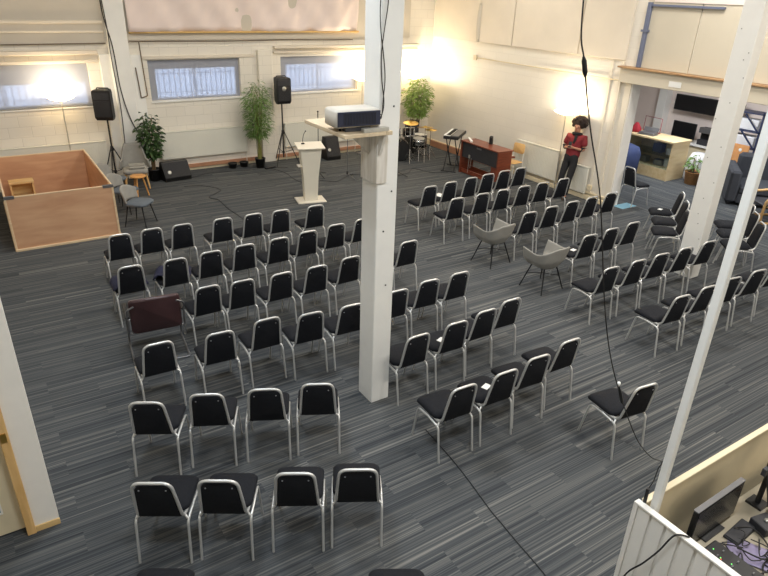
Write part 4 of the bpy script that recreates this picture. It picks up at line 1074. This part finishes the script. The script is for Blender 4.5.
# blue rack, orange panel, sofa
t=THING('steel_rack','dark blue steel rack with white crates seen right of the thick column','rack',(16.0,8.15,0),R(-90))
for sx in (-1,1):
    for sy in (-1,1): OBJ('upright',bx(sx*.42-.02,sx*.42+.02,sy*.2-.02,sy*.2+.02,0,1.85),'rack_blue',t)
for z in (.5,.95,1.35,1.78): OBJ('shelf',bx(-.44,.44,-.22,.22,z,z+.03),'rack_blue',t)
g=G()
for z in (.98,1.38): g.tube([(.40,-.24,z),(.0,-.24,z+.38)],.02,4)
OBJ('diagonal_brace',g,'rack_blue',t)
for z in (.981,1.381):
    tag(OBJ('crate',bx(-.34,.34,-.16,.16,0,.26,b=.02),'crate_white',None,(16.0,8.15,z),R(-90)),'white crate on the blue rack, %s of two'%('lower' if z<1.2 else 'upper'),'crate')
t=THING('orange_panel','orange plywood board standing behind the grey sofa','board',(15.55,8.03,0),R(-90))
OBJ('board',bx(-.22,.30,-.015,.015,0.02,1.08),'orange_ply',t); OBJ('foot',G().box(-.22,-.16,-.15,.15,0,.02).box(.2,.26,-.15,.15,0,.02),'orange_ply',t)
OBJ('hand_hole',G().lathe([(.04,0),(.035,.002),(.005,.003)],(.1,-.0155,.95),14,RX(90)),'paper',t)
t=THING('sofa','dark grey fabric sofa at the right edge beyond the slim pole','sofa',(14.85,6.83,0),R(-54))
OBJ('base',bx(-.55,1.3,-.42,.75,.06,.28,b=.02),'sofa',t)
OBJ('backrest',bx(-.55,1.3,.52,.80,.281,1.0,b=.06),'sofa',t)
OBJ('armrest',bx(-.78,-.551,-.44,.80,.06,.78,b=.05),'sofa',t); OBJ('armrest',bx(1.301,1.53,-.44,.80,.06,.78,b=.05),'sofa',t)
OBJ('seat_cushion',bx(-.54,.37,-.43,.51,.282,.46,b=.035),'sofa',t); OBJ('seat_cushion',bx(.38,1.29,-.43,.51,.282,.46,b=.035),'sofa',t)
OBJ('feet',G().box(-.7,-.64,-.38,-.32,0,.06).box(1.38,1.44,-.38,-.32,0,.06).box(-.7,-.64,.32,.38,0,.06).box(1.38,1.44,.32,.38,0,.06),'black',t)
t=THING('wood_armchair','bent pale wood armchair cut off by the right frame edge','armchair',(13.80,6.12,0),R(60))
for sx in (-1,1):
    g=G(); pth=smooth_path([(sx*.3,-.35,.02),(sx*.3,.32,.02),(sx*.3,.30,.55),(sx*.3,-.30,.60)],.12,5); g.tube(pth,.028,8); OBJ('frame_side',g,'beech',t)
OBJ('seat',bx(-.27,.27,-.26,.3,.36,.42,b=.02),'charcoal',t); g=G(); M4=Matrix.Translation((0,-.26,.40))@Matrix.Rotation(R(15),4,'X'); g.box(-.27,.27,-.06,0,0,.5,M=M4,b=.02); OBJ('backrest',g,'charcoal',t)
g=G(); g.tube([(-.3,.22,.37),(.3,.22,.37)],.018,8); g.tube([(-.3,-.2,.37),(.3,-.2,.37)],.018,8); OBJ('cross_rail',g,'beech',t)

# ------------------------------------------------------------------ the person
def skin_mesh(name,joints,edges,rad,root,lv=2):
    me=bpy.data.meshes.new(name); me.from_pydata(joints,edges,[]); o=bpy.data.objects.new(name+'_tmp',me); COL.objects.link(o)
    o.modifiers.new('k','SKIN'); s=o.modifiers.new('s','SUBSURF'); s.levels=lv; s.render_levels=lv
    for i,v in enumerate(me.skin_vertices[0].data):
        r=rad[i]; v.radius=r if isinstance(r,tuple) else (r,r); v.use_root=(i==root)
    dg=bpy.context.evaluated_depsgraph_get(); dg.update()
    m2=bpy.data.meshes.new_from_object(o.evaluated_get(dg)); m2.name=name
    for p in m2.polygons: p.use_smooth=True
    bpy.data.objects.remove(o); bpy.data.meshes.remove(me); return m2
# local: +x = the way the person faces, y = left, z up; leaning back
t=THING('person','person with dark curly hair and red top leaning on the right wall','person',(11.02,9.30,0),R(196))
J={}; names=[];pos=[];rad=[];E=[]
def jt(n,p,r,par=None):
    names.append(n);pos.append(p);rad.append(r);J[n]=len(pos)-1
    if par: E.append((J[par],J[n]))
jt('pelvis',(-.10,0,.90),(.125,.095)); jt('waist',(-.14,0,1.04),(.13,.10),'pelvis'); jt('chest',(-.19,0,1.24),(.155,.11),'waist'); jt('upchest',(-.21,0,1.36),(.13,.09),'chest')
jt('neck',(-.205,0,1.45),.052,'upchest'); jt('jaw',(-.185,0,1.52),(.062,.066),'neck'); jt('head',(-.19,0,1.60),(.078,.088),'jaw'); jt('crown',(-.195,0,1.67),(.06,.068),'head')
jt('chin',(-.105,0,1.515),.024,'jaw'); jt('nose',(-.088,0,1.575),.014,'head')
for s,n in ((1,'l'),(-1,'r')):
    jt('sh'+n,(-.21,s*.17,1.36),.055,'upchest'); jt('el'+n,(-.15,s*.235,1.10),.042,'sh'+n); jt('wr'+n,(.04,s*.06,1.17),.026,'el'+n); jt('hd'+n,(.07,s*.015,1.185),(.028,.036),'wr'+n)
    for k in range(4):
        b=(.095,s*(.01)+0,1.205-k*.018); jt('f%d'%k+n,(.105,s*-.012,1.215-k*.018),.010,'hd'+n); jt('g%d'%k+n,(.115-.01*k,s*-.045,1.21-k*.018),.008,'f%d'%k+n)
    jt('th'+n,(.09,s*.01,1.235),.009,'hd'+n)
    jt('hip'+n,(-.09,s*.09,.86),.085,'pelvis'); jt('kn'+n,(.05+(.03 if s>0 else 0),s*.10,.47),.055,'hip'+n); jt('an'+n,(.15,s*.10,.09),.036,'kn'+n); jt('toe'+n,(.27,s*.115,.035),.032,'an'+n)
OBJ('body',skin_mesh('body',pos,E,rad,0),'skin',t)
def sub(keep,scale,extra=0,mt='x',name='x',lv=2,ends=None):
    idx=[J[k] for k in keep]; mp={a:i for i,a in enumerate(idx)}
    pp=[list(pos[a]) for a in idx]; rr=[]
    if ends:
        for k,(p) in ends.items(): pp[mp[J[k]]]=list(p)
    for a in idx:
        r=rad[a]; r=r if isinstance(r,tuple) else (r,r); rr.append((r[0]*scale+extra,r[1]*scale+extra))
    ee=[(mp[a],mp[b]) for a,b in E if a in mp and b in mp]
    return OBJ(name,skin_mesh(name,pp,ee,rr,0,lv),mt,t)
sub(['pelvis','waist','chest','upchest','shl','shr','ell','elr'],1.10,.034,'shirt_red','red_top',ends={'pelvis':(-.085,0,.83),'ell':(-.165,.222,1.17),'elr':(-.165,-.222,1.17)})
for s in 'lr':
    m=[(-.165,(.222 if s=='l' else -.222),1.17),pos[J['el'+s]],tuple(Vector(pos[J['el'+s]]).lerp(Vector(pos[J['wr'+s]]),.35))]
    OBJ('sleeve',skin_mesh('sleeve',m,[(0,1),(1,2)],[.054,.055,.046],1),'cloth_black',t)
sub(['waist','pelvis','hipl','hipr','knl','knr','anl','anr'],1.05,.014,'cloth_black','trousers',ends={'waist':(-.135,0,1.04)})
for s in 'lr':
    a=pos[J['an'+s]]; b=pos[J['toe'+s]]
    OBJ('shoe',skin_mesh('shoe',[(a[0]-.03,a[1],.04),(a[0]+.03,a[1],.055),(b[0],b[1],.04)],[(0,1),(1,2)],[(.042,.04),(.046,.048),(.04,.036)],1),'shoe',t)
g=G(); random.seed(3)
g.ball((-.222,0,1.655),(.140,.155,.135),18,12)
hv=[]
for (x,y,z) in g.v:
    hv.append((x,y,z))
for k in range(150):
    a=random.uniform(0,2*PI); b=random.uniform(-.55,1.0); c=math.sqrt(max(0,1-b*b))
    d=Vector((math.cos(a)*c,math.sin(a)*c,b))
    if d.x>.45 and d.z<.35: continue
    p=Vector((-.225+d.x*.14,d.y*.155,1.655+d.z*.13)); g.ball(p,random.uniform(.022,.042),7,5)
# cut the face free
g2=G()
OBJ('hair',g,'hair',t).location=(-.035,0,.012)
g=G()
for s in (-1,1): g.ball((-.108,s*.030,1.595),.010,8,6)
OBJ('eyes',g,'black',t)
g=G(); g.ball((-.103,0,1.545),(.006,.022,.006),8,5); OBJ('mouth',g,'red_cloth',t)
g=G(); g.tube([(-.20+.085*math.cos(a),.085*math.sin(a),1.435+.015*math.cos(a)) for a in [k*PI/8 for k in range(16)]],.034,8,closed=True)
g.tube(catmull([(-.13,.02,1.42),(-.085,.03,1.34),(-.075,.01,1.24)],4),[.034]*9,8)
OBJ('scarf',g,'cloth_black',t)
g=G(); Mr=Matrix.Translation((.11,0,1.20))@Matrix.Rotation(R(-25),4,'Y'); g.box(-.004,.004,-.036,.036,-.02,.11,M=Mr)
o=tag(OBJ('phone',g,'black_gloss',None,(11.02,9.30,0),R(196)),'dark phone held in the hands of the person in red','phone')

# ------------------------------------------------------------------ lights
def area(loc,size,power,col,rot=(0,0,0),sy=None):
    l=bpy.data.lights.new('added_panel_light','AREA'); l.energy=power; l.color=col; l.size=size
    if sy: l.shape='RECTANGLE'; l.size_y=sy
    o=bpy.data.objects.new('added_panel_light',l); COL.objects.link(o); o.location=loc; o.rotation_euler=rot
k=0
for x in (1.5,6.0,9.6):  # unseen panels added under the ceiling to brighten the room
    for y in (1.0,6.0,11.2):
        t=THING('added_ceiling_light','unseen flat light panel added high above the rows','ceiling light',(x,y,6.3),0,'added ceiling light panels')
        OBJ('housing',bx(-.62,.62,-.32,.32,.02,.1),'white_cool',t); OBJ('diffuser',bx(-.6,.6,-.3,.3,.01,.0195),'added_panel_glow',t)
        area((x,y,6.27),1.2,{1.0:165,6.0:135,11.2:80}[y],((.84,.92,1.0) if x<2 and y<8 else {1.0:(1.0,.95,.88),6.0:(1.0,.96,.90),11.2:(1.0,.94,.84)}[y]),(0,0,0),.6)
for x,y in ((14.2,5.5),(14.2,9.0)):  # more unseen panels, added to light the hall
    t=THING('added_ceiling_light','unseen flat light panel added in the hall','ceiling light',(x,y,2.85),0,'added hall light panels')
    OBJ('housing',bx(-.62,.62,-.32,.32,.02,.1),'white_cool',t); OBJ('diffuser',bx(-.6,.6,-.3,.3,.01,.0195),'added_panel_glow',t)
    area((x,y,2.84),1.2,95,(.93,.96,1.0),(0,0,0),.6)
# daylight
w=bpy.data.worlds.new('world'); S.world=w; w.use_nodes=True
bg=w.node_tree.nodes['Background']; bg.inputs[0].default_value=(.72,.83,1.0,1); bg.inputs[1].default_value=2.6
S.view_settings.view_transform='Standard'; S.view_settings.look='None'; S.view_settings.gamma=1; S.view_settings.exposure=0.0
